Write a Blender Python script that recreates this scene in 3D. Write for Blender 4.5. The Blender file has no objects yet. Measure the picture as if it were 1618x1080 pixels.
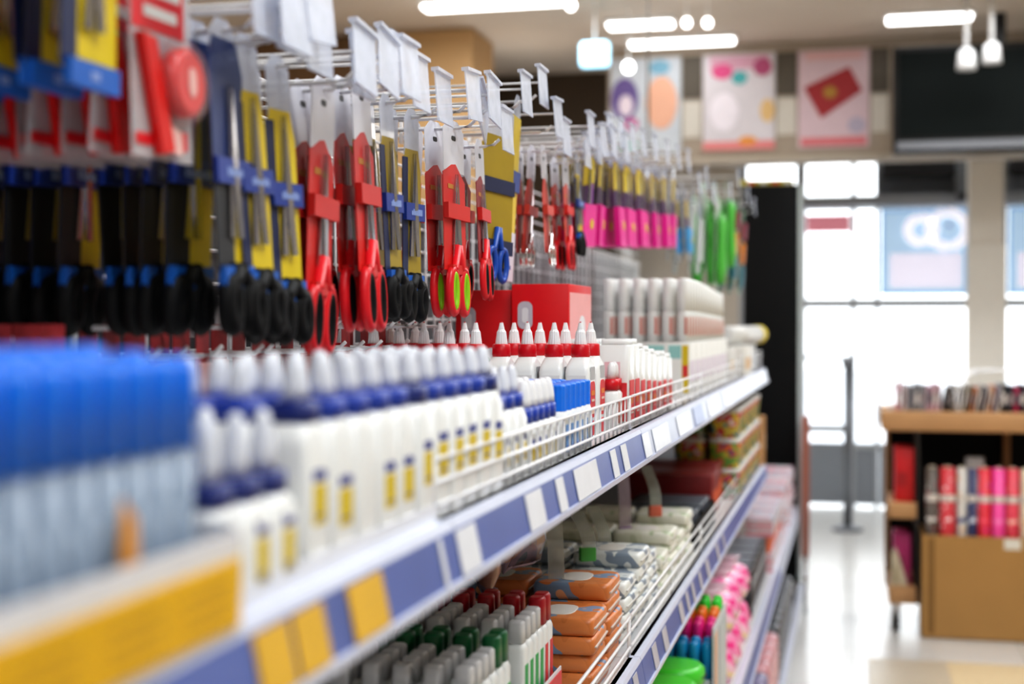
import bpy, bmesh, math, random
from mathutils import Vector, Matrix
random.seed(7)
C = bpy.context.scene.collection
R = math.radians
EYE = 1.20                       # lens height above the floor; heights below are given from eye level
FPX = 2247.0
YAW, PITCH = math.atan(541/FPX), math.atan(28/FPX)

# ------------------------------------------------------------------ camera
cam_d = bpy.data.cameras.new('camera'); cam = bpy.data.objects.new('camera', cam_d); C.objects.link(cam)
cam.location = (0, 0, EYE)
cam.rotation_euler = (R(90) - PITCH, 0, YAW)
cam_d.sensor_width = 36; cam_d.lens = 36*FPX/1618
cam_d.clip_start = .02
cam_d.dof.use_dof = True; cam_d.dof.focus_distance = 1.72; cam_d.dof.aperture_fstop = 3.4; cam_d.dof.aperture_blades = 0
bpy.context.scene.camera = cam
ROT = cam.rotation_euler.to_matrix()

def at(px, py, X=None, Y=None, Z=None):
    """world point seen at a photo pixel on the plane X=, Y= or Z= (Z from eye level)"""
    d = ROT @ Vector(((px-809)/FPX, (540-py)/FPX, -1))
    if X is not None: t = X/d.x
    elif Y is not None: t = Y/d.y
    else: t = Z/d.z
    return Vector((d.x*t, d.y*t, EYE + d.z*t))

# ------------------------------------------------------------------ materials
def lin(h):
    c = [int(h[i:i+2], 16)/255 for i in (0, 2, 4)]
    return tuple(x/12.92 if x <= .04045 else ((x+.055)/1.055)**2.4 for x in c) + (1,)
MC = {}
def mat(name, col, rough=.5, metal=0, alpha=1, emit=0, var=.06, scale=30, spec=.5, trans=0, coat=0, sss=0):
    if name in MC: return MC[name]
    m = bpy.data.materials.new(name); m.use_nodes = True; MC[name] = m
    nt = m.node_tree; b = nt.nodes['Principled BSDF']
    c = lin(col)
    tc = nt.nodes.new('ShaderNodeTexCoord'); nz = nt.nodes.new('ShaderNodeTexNoise'); nz.inputs['Scale'].default_value = scale
    mx = nt.nodes.new('ShaderNodeMix'); mx.data_type = 'RGBA'
    mx.inputs[6].default_value = c
    mx.inputs[7].default_value = tuple(x*(1-var*2.2) for x in c[:3]) + (1,)
    nt.links.new(tc.outputs['Object'], nz.inputs['Vector']); nt.links.new(nz.outputs['Fac'], mx.inputs[0])
    nt.links.new(mx.outputs[2], b.inputs['Base Color'])
    b.inputs['Roughness'].default_value = rough; b.inputs['Metallic'].default_value = metal
    b.inputs['Specular IOR Level'].default_value = spec
    b.inputs['Alpha'].default_value = alpha
    if coat: b.inputs['Coat Weight'].default_value = coat; b.inputs['Coat Roughness'].default_value = .08
    if emit:
        b.inputs['Emission Color'].default_value = c; b.inputs['Emission Strength'].default_value = emit
    if sss: b.inputs['Subsurface Weight'].default_value = sss; b.inputs['Subsurface Radius'].default_value = (.01,.01,.01)
    return m
def clear(name, col, alpha, rough=.12):
    """thin clear plastic: mostly see-through with a glossy milky surface"""
    if name in MC: return MC[name]
    m = bpy.data.materials.new(name); m.use_nodes = True; MC[name] = m
    nt = m.node_tree; nt.nodes.remove(nt.nodes['Principled BSDF']); out = nt.nodes['Material Output']
    t = nt.nodes.new('ShaderNodeBsdfTransparent'); p = nt.nodes.new('ShaderNodeBsdfPrincipled')
    p.inputs['Base Color'].default_value = lin(col); p.inputs['Roughness'].default_value = rough
    tc = nt.nodes.new('ShaderNodeTexCoord'); nz = nt.nodes.new('ShaderNodeTexNoise'); nz.inputs['Scale'].default_value = 40
    mr = nt.nodes.new('ShaderNodeMapRange'); mr.inputs[3].default_value = alpha*.75; mr.inputs[4].default_value = min(1, alpha*1.25)
    nt.links.new(tc.outputs['Object'], nz.inputs['Vector']); nt.links.new(nz.outputs['Fac'], mr.inputs[0])
    mx = nt.nodes.new('ShaderNodeMixShader')
    nt.links.new(mr.outputs[0], mx.inputs[0]); nt.links.new(t.outputs[0], mx.inputs[1]); nt.links.new(p.outputs[0], mx.inputs[2])
    nt.links.new(mx.outputs[0], out.inputs[0])
    return m
def blotch(name, cols, scale=20, rough=.5, emit=0, stretch=(1,1,1), spec=.5):
    """printed paper with soft patches of the given colours"""
    if name in MC: return MC[name]
    m = bpy.data.materials.new(name); m.use_nodes = True; MC[name] = m
    nt = m.node_tree; b = nt.nodes['Principled BSDF']
    tc = nt.nodes.new('ShaderNodeTexCoord'); mp = nt.nodes.new('ShaderNodeMapping'); mp.inputs['Scale'].default_value = stretch
    nz = nt.nodes.new('ShaderNodeTexNoise'); nz.inputs['Scale'].default_value = scale; nz.inputs['Detail'].default_value = 1
    cr = nt.nodes.new('ShaderNodeValToRGB'); cr.color_ramp.interpolation = 'CONSTANT'
    n = len(cols)
    while len(cr.color_ramp.elements) < n: cr.color_ramp.elements.new(.5)
    for i, c in enumerate(cols):
        cr.color_ramp.elements[i].position = 0 if i == 0 else .36 + .28*(i-1)/max(1, n-2) if n > 2 else .5
        cr.color_ramp.elements[i].color = lin(c)
    nt.links.new(tc.outputs['Object'], mp.inputs[0]); nt.links.new(mp.outputs[0], nz.inputs['Vector'])
    nt.links.new(nz.outputs['Fac'], cr.inputs[0]); nt.links.new(cr.outputs[0], b.inputs['Base Color'])
    b.inputs['Roughness'].default_value = rough; b.inputs['Specular IOR Level'].default_value = spec
    if emit:
        nt.links.new(cr.outputs[0], b.inputs['Emission Color']); b.inputs['Emission Strength'].default_value = emit
    return m

WHITE = mat('white_plastic', 'EFF1F0', .32, var=.02, coat=.2)
CAPW = mat('white_nozzle', 'F1F2F4', .3, var=.03)
CAPC = mat('milky_cap', 'E9EDF6', .2, var=.05)
BLUE = mat('blue_collar', '1A3FA8', .35)
DBLUE = mat('navy_collar', '142A78', .35)
BBLUE = mat('bright_blue_cap', '0A7CF4', .3, var=.1, scale=60)
RED = mat('red_collar', 'D3061F', .35)
YEL = mat('yellow_print', 'DDC21A', .5)
INK = mat('blue_ink', '3A4796', .5)
INKG = mat('grey_ink', '8E9098', .5)
REDP = mat('red_print', 'D8323A', .5)
ORP = mat('orange_print', 'E2801E', .5)
GRYP = mat('grey_print', 'B9BABD', .5)
WIRE = mat('white_wire', 'F0F0F2', .3, var=.02)
STEEL = mat('steel', 'C8C8CC', .2, metal=1)
CHROME = mat('chrome', 'E4E4E6', .1, metal=1)
BLK = mat('black_plastic', '0B0C0F', .35)
BLKM = mat('black_matt', '0A0B0D', .6, spec=.25)
RAILB = mat('rail_blue', '6274B4', .35, var=.1, scale=12)
RAILP = mat('rail_pale', 'C9D2E8', .3, var=.1, scale=12)
LIP = mat('rail_lip', 'D5DAEC', .3)
SHELF = mat('shelf_white', 'E2E2E4', .4)
PANEL = mat('gondola_back', '56575C', .6)
TAGY = mat('ticket_yellow', 'E3B43A', .5)
TAGY2 = mat('ticket_amber', 'F2BC06', .45, var=.12, scale=18)
TAGW = mat('ticket_white', 'E6E8EE', .5)
CARDY = mat('card_yellow', 'E3C70F', .4)
CARDDY = mat('card_dark_yellow', 'A88E12', .4)
CARDB = mat('card_blue', '1E3C93', .4)
CARDN = mat('card_navy', '14234F', .4)
TABB = mat('tab_blue', '1B66C2', .4)
CARDR = mat('card_red', 'DC2A26', .4, var=.1)
CARDO = mat('card_orange_red', 'D94A3A', .4, var=.1)
HRED = mat('handle_red', 'E3202C', .35)
HGRN = mat('handle_green', '9CD21C', .4)
PINK = mat('hot_pink', 'EE1C9A', .4)
PURP = mat('purple_card', '8A3F9E', .45)
LBLUE = mat('light_blue', '3AA0DC', .4)
CLR = clear('clear_plastic', 'D8DDEC', .5)
CLRT = clear('ticket_plastic', 'DDE3F2', .55, .35)
CLRD = clear('clear_sleeve', 'E8EBF2', .30)
CLRW = clear('clear_header', 'D4D8E4', .72)
WOOD = mat('light_wood', 'C99B6C', .5, var=.12, scale=8)
CBOARD = mat('cardboard', 'B48A52', .8, var=.06, scale=6)

# ------------------------------------------------------------------ mesh building
class MB:
    def __init__(s): s.b = bmesh.new(); s.m = []
    def mi(s, m):
        if m not in s.m: s.m.append(m)
        return s.m.index(m)
    def faces(s, fs, m, smooth=False):
        i = s.mi(m)
        for f in fs: f.material_index = i; f.smooth = smooth
    def box(s, x0, x1, y0, y1, z0, z1, m, bev=0, M=None, smooth=False):
        b = bmesh.new(); bmesh.ops.create_cube(b, size=1)
        for v in b.verts:
            v.co = Vector((x0+(v.co.x+.5)*(x1-x0), y0+(v.co.y+.5)*(y1-y0), z0+(v.co.z+.5)*(z1-z0)))
        if bev: bmesh.ops.bevel(b, geom=b.edges[:], offset=bev, segments=2, affect='EDGES', profile=.5)
        s.merge(b, m, M, smooth or bev > 0); return s
    def merge(s, b, m, M=None, smooth=False):
        vm = {}
        for v in b.verts: vm[v] = s.b.verts.new(M @ v.co if M else v.co)
        i = s.mi(m)
        for f in b.faces:
            try: nf = s.b.faces.new([vm[v] for v in f.verts])
            except ValueError: continue
            nf.material_index = i; nf.smooth = smooth
        b.free()
    def loft(s, rings, m, seg=20, caps=True, M=None, smooth=True, rib=0):
        """rings: (z, half x, half y, exponent[, cx, cy])"""
        vs = []
        for r in rings:
            z, hx, hy, e = r[:4]; cx, cy = (r[4], r[5]) if len(r) > 4 else (0, 0)
            row = []
            for k in range(seg):
                a = 2*math.pi*(k+.5)/seg; c, d = math.cos(a), math.sin(a)
                q = 1 - (rib if k % 2 else 0)
                p = Vector((cx+hx*q*math.copysign(abs(c)**(2/e), c), cy+hy*q*math.copysign(abs(d)**(2/e), d), z))
                row.append(s.b.verts.new(M @ p if M else p))
            vs.append(row)
        fs = []
        for i in range(len(vs)-1):
            for k in range(seg):
                k2 = (k+1) % seg
                fs.append(s.b.faces.new((vs[i][k], vs[i][k2], vs[i+1][k2], vs[i+1][k])))
        s.faces(fs, m, smooth)
        if caps: s.faces([s.b.faces.new(vs[0][::-1]), s.b.faces.new(vs[-1])], m, False)
        return s
    def cyl(s, p0, p1, r0, m, r1=None, seg=14, smooth=True):
        p0, p1 = Vector(p0), Vector(p1); d = p1-p0; L = d.length
        M = Matrix.Translation(p0) @ d.to_track_quat('Z', 'Y').to_matrix().to_4x4()
        r1 = r0 if r1 is None else r1
        return s.loft([(0, r0, r0, 2), (L, r1, r1, 2)], m, seg, True, M, smooth)
    def tube(s, pts, r, m, seg=6, closed=False, sx=1.0):
        """sweep; sx flattens the section along its first axis"""
        pts = [Vector(p) for p in pts]; n = len(pts); rows = []
        for i, p in enumerate(pts):
            a = pts[(i-1) % n] if closed or i > 0 else p
            b = pts[(i+1) % n] if closed or i < n-1 else p
            t = (b-a).normalized()
            u = Vector((1, 0, 0)); u = (u - t*u.dot(t))
            if u.length < .2: u = Vector((0, 0, 1)); u = u - t*u.dot(t)
            u.normalize(); w = t.cross(u)
            rows.append([s.b.verts.new(p + u*math.cos(2*math.pi*k/seg)*r*sx + w*math.sin(2*math.pi*k/seg)*r) for k in range(seg)])
        fs = []
        for i in range(n if closed else n-1):
            j = (i+1) % n
            for k in range(seg):
                fs.append(s.b.faces.new((rows[i][k], rows[i][(k+1) % seg], rows[j][(k+1) % seg], rows[j][k])))
        s.faces(fs, m, True)
        if not closed: s.faces([s.b.faces.new(rows[0][::-1]), s.b.faces.new(rows[-1])], m)
        return s
    def poly(s, pts, th, m, axis='x', off=0):
        """flat sheet: 2D outline pts (a,b) in the plane normal to axis, thickness th centred on off"""
        f = {'x': lambda a, b, t: (t, a, b), 'y': lambda a, b, t: (a, t, b), 'z': lambda a, b, t: (a, b, t)}[axis]
        v0 = [s.b.verts.new(f(a, b, off-th/2)) for a, b in pts]; v1 = [s.b.verts.new(f(a, b, off+th/2)) for a, b in pts]
        n = len(pts); fs = [s.b.faces.new(v0[::-1]), s.b.faces.new(v1)]
        for i in range(n): fs.append(s.b.faces.new((v0[i], v0[(i+1) % n], v1[(i+1) % n], v1[i])))
        s.faces(fs, m); return s
    def build(s, name, parent=None):
        bmesh.ops.recalc_face_normals(s.b, faces=s.b.faces[:])
        me = bpy.data.meshes.new(name); s.b.to_mesh(me); s.b.free()
        for m in s.m: me.materials.append(m)
        o = bpy.data.objects.new(name, me); C.objects.link(o)
        nd = Node(o)
        if parent: o.parent = parent.o; parent.k.append(nd)
        return nd
class Node:
    def __init__(s, o): s.o = o; s.k = []
def empty(name):
    o = bpy.data.objects.new(name, None); o.empty_display_size = .02; C.objects.link(o); return Node(o)
def dup(n, parent=None):
    o = n.o.copy(); C.objects.link(o); d = Node(o)
    if parent: o.parent = parent.o; parent.k.append(d)
    for k in n.k: dup(k, d)
    return d
def tag(n, label, cat, group=None):
    n.o['label'] = label; n.o['category'] = cat
    if group: n.o['group'] = group
    return n
def struct(n): n.o['kind'] = 'structure'; return n
CACHE = {}
def put(key, builder, loc, label, cat, group=None, rot=(0, 0, 0), sc=None):
    if key in CACHE: n = dup(CACHE[key])
    else: n = builder(); CACHE[key] = n
    n.o.location = loc; n.o.rotation_euler = rot
    if sc: n.o.scale = sc if isinstance(sc, tuple) else (sc, sc, sc)
    return tag(n, label, cat, group)
ORD = ['first', 'second', 'third', 'fourth', 'fifth', 'sixth', 'seventh', 'eighth', 'ninth', 'tenth', 'eleventh', 'twelfth', 'thirteenth', 'fourteenth', 'fifteenth', 'sixteenth', 'seventeenth', 'eighteenth', 'nineteenth', 'twentieth']
def jit(a): return random.uniform(-a, a)
def rrect(w, h, r, z0=0, y0=0, n=4):
    pts = []
    for cx, cy, a0 in ((w/2-r, h/2-r, 0), (-w/2+r, h/2-r, 90), (-w/2+r, -h/2+r, 180), (w/2-r, -h/2+r, 270)):
        for k in range(n+1):
            a = R(a0+90*k/n); pts.append((y0+cx+r*math.cos(a), z0+cy+r*math.sin(a)))
    return pts

# =================================================================== THE ROOM
XL, XR, YB, YF = -4.0, 3.2, 9.6, -2.2
CEIL = 2.80
def floor_mat():
    m = bpy.data.materials.new('floor_tiles'); m.use_nodes = True; nt = m.node_tree; b = nt.nodes['Principled BSDF']
    tc = nt.nodes.new('ShaderNodeTexCoord'); br = nt.nodes.new('ShaderNodeTexBrick')
    br.offset = 0; br.inputs['Scale'].default_value = 1; br.inputs['Brick Width'].default_value = .6; br.inputs['Row Height'].default_value = .6
    br.inputs['Mortar Size'].default_value = .003
    br.inputs['Color1'].default_value = lin('D8D8D6'); br.inputs['Color2'].default_value = lin('D0D0CE'); br.inputs['Mortar'].default_value = lin('B4B4B2')
    nt.links.new(tc.outputs['Object'], br.inputs['Vector']); nt.links.new(br.outputs['Color'], b.inputs['Base Color'])
    b.inputs['Roughness'].default_value = .22; b.inputs['Specular IOR Level'].default_value = .6
    return m
struct(MB().box(XL, XR, YF, YB+.1, -.1, 0, floor_mat()).build('floor'))
mb = MB(); mb.box(.32, 3.0, 1.0, 5.25, 0, .004, mat('beige_floor', 'D9C6A2', .35, var=.05))
mb.box(.05, .319, 1.0, 5.25, 0, .004, mat('greige_floor', 'C2B7A4', .35, var=.05))
struct(mb.build('trim_1'))
CEILM = mat('ceiling_paint', 'DDD0C2', .8, var=.05, scale=2)
struct(MB().box(XL-.1, XR+.1, YF-.1, YB+.15, CEIL, CEIL+.1, CEILM).build('ceiling'))
WALLM = mat('wall_cream', 'CFC6BA', .7, var=.04, scale=3)
struct(MB().box(XL-.1, XL, YF, YB, 0, CEIL, mat('wall_tan', 'B99B72', .7, var=.1, scale=2)).build('wall_left'))
struct(MB().box(XR, XR+.1, YF, YB, 0, CEIL, WALLM).build('wall_right'))
struct(MB().box(XL, XR, YF-.1, YF, 0, CEIL, WALLM).build('wall_front'))
# brown partition at the back left with its column
BRN = mat('brown_wall', '4A3A28', .7, var=.12, scale=2)
struct(MB().box(XL, -1.48, 8.93, 9.05, 0, CEIL, BRN).build('wall_back'))
n = MB(); n.box(-2.45, -2.0, 7.4, 7.85, 0, CEIL-.01, mat('tan_column', 'C09A6A', .6, var=.15, scale=2)); struct(n.build('trim_2'))
n = MB(); n.box(-3.4, -2.47, 7.45, 7.6, 0, CEIL-.01, mat('brown_panel', '7A5C3E', .6, var=.15, scale=2)); struct(n.build('trim_3'))
n = MB(); n.cyl((-2.52, 7.32, 0), (-2.52, 7.32, CEIL-.01), .035, WALLM); tag(n.build('service_pipe'), 'pale vertical pipe standing beside the tan column at the back', 'pipe')
# ceiling beam that crosses before the bulkhead
n = MB(); n.box(-1.4, 3.2, 8.2, 8.4, EYE+.92, CEIL-.005, mat('bulkhead_paint', 'A89B8C', .7, var=.05)); struct(n.build('wall_bulkhead'))
n = MB(); n.box(-1.4, 3.2, 8.185, 8.1999, EYE+.92, EYE+.95, mat('bulkhead_trim', 'B9AE9F', .6)); struct(n.build('trim_4'))

# storefront: every frame bar from the glazing layout, one plane at the back
FY = 9.6
def fx(px): return at(px, 512, Y=FY).x
def fz(py): return at(1400, py, Y=FY).z
FR = mat('aluminium_frame', 'AEB2B8', .45, metal=.3)
FRD = mat('grey_frame', '8A9098', .5)
mb = MB()
for a, b in ((1258, 1273), (1344, 1352), (1383, 1389), (1531, 1590), (1168, 1180), (1700, 1712), (1850, 1862)):
    mb.box(fx(a), fx(b), FY-.04, FY+.04, 0, EYE+1.5, FR)
for a, b, x0, x1 in ((312, 330, 1262, 1860), (472, 486, 1262, 1860), (562, 568, 1262, 1352), (672, 684, 1262, 1352), (240, 256, 700, 1860), (700, 710, 1352, 1860)):
    mb.box(fx(x0), fx(x1), FY-.035, FY+.035, fz(b), fz(a), FR)
mb.box(fx(1389), fx(1860), FY-.03, FY+.03, fz(312), fz(256), mat('blue_grey_panel', '8F97A4', .5))
struct(mb.build('wall_storefront'))
n = MB(); n.box(fx(1352), fx(1384), FY-.02, FY+.02, .02, fz(706), FRD); n.box(fx(1274), fx(1344), FY-.02, FY+.02, .02, fz(700), FRD)
n.box(fx(1390), fx(1860), FY-.02, FY+.02, .02, fz(706), FRD)
struct(n.build('door_1'))
n = MB(); n.box(XL, fx(1168), FY-.05, FY+.05, 0, CEIL, WALLM); struct(n.build('wall_behind'))
n = MB(); n.box(fx(1860), XR, FY-.05, FY+.05, 0, CEIL, WALLM); struct(n.build('wall_side'))
n = MB(); n.box(XL, XR, FY-.06, FY+.05, EYE+1.5, CEIL, WALLM); struct(n.build('wall_header'))
GL = clear('window_glass', 'F4F8FC', .03, .02)
for i, (a, b, c, d) in enumerate(((1273, 1344, 256, 312), (1352, 1384, 256, 312), (1273, 1344, 330, 472), (1352, 1383, 330, 472), (1389, 1531, 330, 472), (1273, 1344, 486, 562), (1273, 1344, 568, 672), (1352, 1531, 486, 700), (1590, 1700, 330, 472), (1590, 1700, 486, 700), (1180, 1258, 256, 1000))):
    m_ = MB(); m_.box(fx(a), fx(b), FY-.004, FY+.004, fz(d), fz(c), GL); struct(m_.build('window_%d' % (i+1)))
# dark roller housing above the doors
n = MB(); n.box(fx(1392), fx(1505), FY-.22, FY-.036, fz(284), fz(262), mat('shutter_black', '2C2E34', .5)); n.box(fx(1505), fx(1530), FY-.2, FY-.07, fz(312), fz(262), FRD)
tag(n.build('shutter_box'), 'long black roller shutter box mounted above the glass doors', 'shutter box')
n = MB(); n.box(fx(1592), fx(1760), FY-.22, FY-.036, fz(284), fz(262), MC['shutter_black'])
tag(n.build('shutter_box'), 'black roller shutter box right of the cream pillar, cut by the photo edge', 'shutter box')
n = MB(); n.box(-.45, 1.6, FY-.3, FY-.06, fz(330), fz(314), mat('door_header', '9FA4AC', .5))
struct(n.build('trim_5'))
n = MB(); n.loft([(fz(312)-.001, .055, .055, 2), (fz(312)+.04, .05, .05, 2)], BLK, M=Matrix.Translation((fx(1518), FY-.4, -.06)))
n.box(fx(1518)-.03, fx(1518)+.03, FY-.4, FY-.28, fz(312)-.045, fz(312)-.015, BLK)
tag(n.build('door_sensor'), 'small black door sensor on the header left of the pillar', 'sensor')
# pink sign and blue poster on the glass
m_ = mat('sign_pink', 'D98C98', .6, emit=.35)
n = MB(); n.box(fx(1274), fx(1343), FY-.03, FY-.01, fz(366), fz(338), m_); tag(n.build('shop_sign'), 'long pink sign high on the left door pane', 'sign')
def poster_blue(x0, x1, name, label, rings):
    t = empty(name); z0, z1 = fz(466), fz(331)
    b = mat('poster_light_blue', 'B6D2EC', .5, emit=.45); e = mat('poster_edge_blue', '8DB9E0', .5, emit=.4); w = mat('poster_white', 'F2EEF6', .5, emit=.6)  # emission stands in for daylight shining through the poster from behind
    part = MB(); part.box(x0, x1, FY-.012, FY-.006, z0, z1, e); part.box(x0+.02, x1-.02, FY-.014, FY-.012, z0+.02, z1-.02, b)
    part.build('sheet', t)
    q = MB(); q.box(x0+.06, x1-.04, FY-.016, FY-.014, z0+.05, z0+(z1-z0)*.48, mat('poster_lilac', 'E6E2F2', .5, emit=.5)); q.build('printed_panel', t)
    if rings:
        for cx, r, rr in ((1455, .085, .05), (1497, .115, .06)):
            q = MB(); X = fx(cx); Zc = fz(364)
            pts = [(X+r*math.cos(a*math.pi/12), FY-.017, Zc+r*math.sin(a*math.pi/12)*.95) for a in range(24)]
            q.tube(pts, .03, w, 6, True); q.build('printed_ring', t)
        q = MB(); q.loft([(0, .012, .012, 2), (.004, .012, .012, 2)], mat('poster_navy', '5C5C80', .5), M=Matrix.Translation((fx(1499), FY-.03, fz(358))) @ Matrix.Rotation(R(90), 4, 'X')); q.build('printed_dot', t)
    tag(t, label, 'poster')
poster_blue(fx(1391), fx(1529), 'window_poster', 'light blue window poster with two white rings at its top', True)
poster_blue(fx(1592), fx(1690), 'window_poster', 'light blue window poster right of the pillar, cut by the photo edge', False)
# cream pillar
p0, p1 = at(1531, 400, Y=8.9), at(1586, 400, Y=8.9)
n = MB(); n.box(p0.x, p1.x, 8.9, 9.1, 0, CEIL-.005, mat('pillar_cream', 'E6E0D6', .6, var=.04)); n.box(p0.x-.015, p1.x+.015, 8.885, 8.899, 0, fz(398), mat('pillar_guard', 'EEEAE2', .6, var=.04))
struct(n.build('trim_6'))
# grey post before the doors
px = at(1340, 600, Y=8.5)
t = empty('barrier_post'); t.o.location = (px.x, 8.5, 0)
MB().loft([(0, .09, .09, 2), (.015, .09, .09, 2), (.03, .03, .03, 2)], mat('post_grey', '7D8188', .35, metal=.6)).build('base', t)
MB().cyl((0, 0, .03), (0, 0, .95), .026, MC['post_grey']).build('pole', t)
MB().loft([(.95, .035, .035, 2), (.98, .045, .045, 2), (1.0, .02, .02, 2)], MC['post_grey']).build('cap', t)
tag(t, 'slim grey metal post standing on the floor before the glass door', 'post')
# outside ground
MB().box(-12, 12, YB+.12, 40, -.25, -.05, mat('outside_paving', 'D5D9DE', .7)).build('outside_ground').o['kind'] = 'structure'

# posters on the bulkhead ---------------------------------------------------
BYP = 8.199
def bx_(px): return at(px, 300, Y=BYP).x
def bz_(py): return at(1200, py, Y=BYP).z
def poster(px0, px1, y0, y1, label, prints, base='DDD8DE'):
    t = empty('promotional_poster')
    x0, x1, z0, z1 = bx_(px0), bx_(px1), bz_(y1), bz_(y0)
    t.o.location = (x0, BYP, z0); W, H = x1-x0, z1-z0
    MB().box(0, W, -.008, 0, 0, H, mat('poster_'+base, base, .6)).build('sheet', t)
    for k, (nm, u0, u1, v0, v1, c, shape) in enumerate(prints):
        q = MB(); m = mat('print_'+c, c, .6)
        cx, cz, w, h = (u0+u1)/2*W, (v0+v1)/2*H, (u1-u0)*W, (v1-v0)*H
        if shape == 'o': pts = [(cx+w/2*math.cos(a*math.pi/10), cz+h/2*math.sin(a*math.pi/10)) for a in range(20)]
        elif shape == 'd': pts = [(cx-w/2, cz+.12*h), (cx+w*.28, cz+h/2), (cx+w/2, cz+h*.02), (cx-w*.2, cz-h/2)]
        else: pts = [(cx-w/2, cz-h/2), (cx+w/2, cz-h/2), (cx+w/2, cz+h/2), (cx-w/2, cz+h/2)]
        q.poly(pts, .001, m, 'y', -.009-.0008*k); q.build(nm, t)
    tag(t, label, 'poster')
poster(1111, 1224, 84, 236, 'white poster with pink and teal top, left of the red diamond poster',
       [('printed_title', .1, .92, .84, .98, 'D9A8BC', 'r'), ('printed_shape', .12, .42, .74, .9, 'E0568E', 'o'), ('printed_shape', .4, .62, .68, .82, '4FB0B4', 'o'), ('printed_shape', .7, .96, .76, .95, 'B8567F', 'o'),
        ('printed_shape', .8, 1, .28, .52, 'E8C48A', 'o'), ('printed_shape', .1, .5, .2, .6, 'F3EDF6', 'o'), ('printed_band', 0, 1, .0, .09, 'E58E8E', 'r'), ('printed_shape', .5, .75, .04, .14, 'E89A4A', 'o')])
poster(1261, 1373, 84, 236, 'pale pink poster with a big red diamond shape and red bottom band', 
       [('printed_title', .1, .9, .9, .98, 'E2B7B7', 'r'), ('printed_diamond', .08, .9, .3, .82, 'A83238', 'd'), ('printed_shape', .35, .55, .5, .63, 'B58A3C', 'o'), ('printed_shape', .7, .95, .14, .3, 'BDB4C8', 'o'), ('printed_band', .04, .96, .02, .1, 'DC7A80', 'r')], 'DCC4CC')
poster(965, 1076, 84, 238, 'pale poster with purple and orange figures, furthest left on the bulkhead',
       [('printed_shape', .0, .4, .35, .8, '6E5C98', 'o'), ('printed_shape', .12, .32, .4, .62, 'EBDDE8', 'o'), ('printed_shape', .5, .95, .25, .8, 'EDB79C', 'o'), ('printed_shape', .55, .85, .82, .97, '7FB2CC', 'o'), ('printed_shape', .2, .4, .25, .38, 'C86AA0', 'o'), ('printed_shape', .1, .4, .04, .14, '8CC4B8', 'o')], 'CBD2DA')
for px0, px1, w in ((1078, 1109, 'between the purple and the pink poster'), (1226, 1259, 'between the pink poster and the red diamond poster'), (1375, 1404, 'between the red diamond poster and the screen')):
    n = MB(); n.box(bx_(px0), bx_(px1), BYP-.006, 8.1995, bz_(152), bz_(84), mat('dark_recess', '5D564C', .6)); tag(n.build('vent_panel'), 'dark square panel high on the bulkhead ' + w, 'panel')
    n = MB(); n.box(bx_(px0)+.005, bx_(px1)-.005, BYP-.006, 8.1995, bz_(214), bz_(156), mat('cream_panel', 'D3CEC4', .5)); tag(n.build('wall_panel'), 'cream square panel low on the bulkhead ' + w, 'panel')

# television
t = empty('television'); p = at(1410, 245, Y=7.7); t.o.location = (p.x, 7.7, p.z)
TH = at(1410, 76, Y=7.7).z-p.z
MB().box(0, 1.06, -.03, .03, 0, TH, BLK, .006).build('casing', t)
MB().box(.03, 1.03, -.034, -.031, .09, TH-.03, mat('screen_black', '0A1413', .55, var=.3, scale=2, spec=.12)).build('screen', t)
MB().box(.02, 1.04, -.038, -.031, .02, .065, mat('silver_bezel', '6D6E72', .3, metal=.6)).build('bezel', t)
MB().box(.5, .56, 0, .03, TH, CEIL-p.z-.002, BLK).build('ceiling_mount', t)
tag(t, 'large black flat screen television hung from the ceiling at the right', 'television')

# ceiling light fixtures and lamps
TUBE = mat('lamp_tube', 'FFFFFF', .4, emit=5, var=0)
FIX = mat('fixture_white', 'E8E8E8', .5)
def fixture(px, py, L, label, along='x', Z=1.57):
    p = at(px, py, Z=Z); t = empty('ceiling_light'); t.o.location = (p.x, p.y, CEIL)
    a, b = (L/2, .07) if along == 'x' else (.07, L/2)
    MB().box(-a, a, -b, b, -.022, -.001, FIX).build('housing', t)
    m = MB()
    if along == 'x': m.box(-a+.01, a-.01, -.055, .055, -.04, -.0225, TUBE, .006)
    else: m.box(-.055, .055, -b+.01, b-.01, -.04, -.0225, TUBE, .006)
    m.build('diffuser', t); return tag(t, label, 'light', 'ceiling lights')
fixture(778, 8, .72, 'long glowing ceiling light above the tan column')
fixture(1012, 40, .36, 'short glowing ceiling light, left of the two before the bulkhead')
fixture(1077, 68, .6, 'glowing ceiling light just in front of the pink poster')
fixture(1468, 30, .44, 'faint ceiling light above the television')
def area(x, y, e, sx=1.2, sy=.35, col=(.94, .975, 1), z=CEIL-.06):
    l = bpy.data.lights.new('ceiling_lamp', 'AREA'); l.shape = 'RECTANGLE'; l.size = sx; l.size_y = sy; l.energy = e; l.color = col
    o = bpy.data.objects.new('ceiling_lamp', l); C.objects.link(o); o.location = (x, y, z); return o
for x, y, e in ((.5, -.9, 21), (.55, .9, 25), (.8, 2.8, 26), (.9, 4.8, 28), (-2.4, 1.5, 16), (-2.4, 4.6, 22), (.8, 6.8, 20), (-1.6, 6.6, 20)): area(x, y, e)
for x, y, e in ((-1.9, 7.9, 3), (-1.8, 5.6, 13), (1.4, 6.4, 6), (-3.0, 3.4, 10)):  # added warm fill lights to brighten the ceiling, no fixtures hang there
    l = bpy.data.lights.new('ceiling_fill', 'POINT'); l.energy = e; l.color = (1, .95, .88); l.shadow_soft_size = .12
    o = bpy.data.objects.new('ceiling_fill', l); C.objects.link(o); o.location = (x, y, 2.3)
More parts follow.
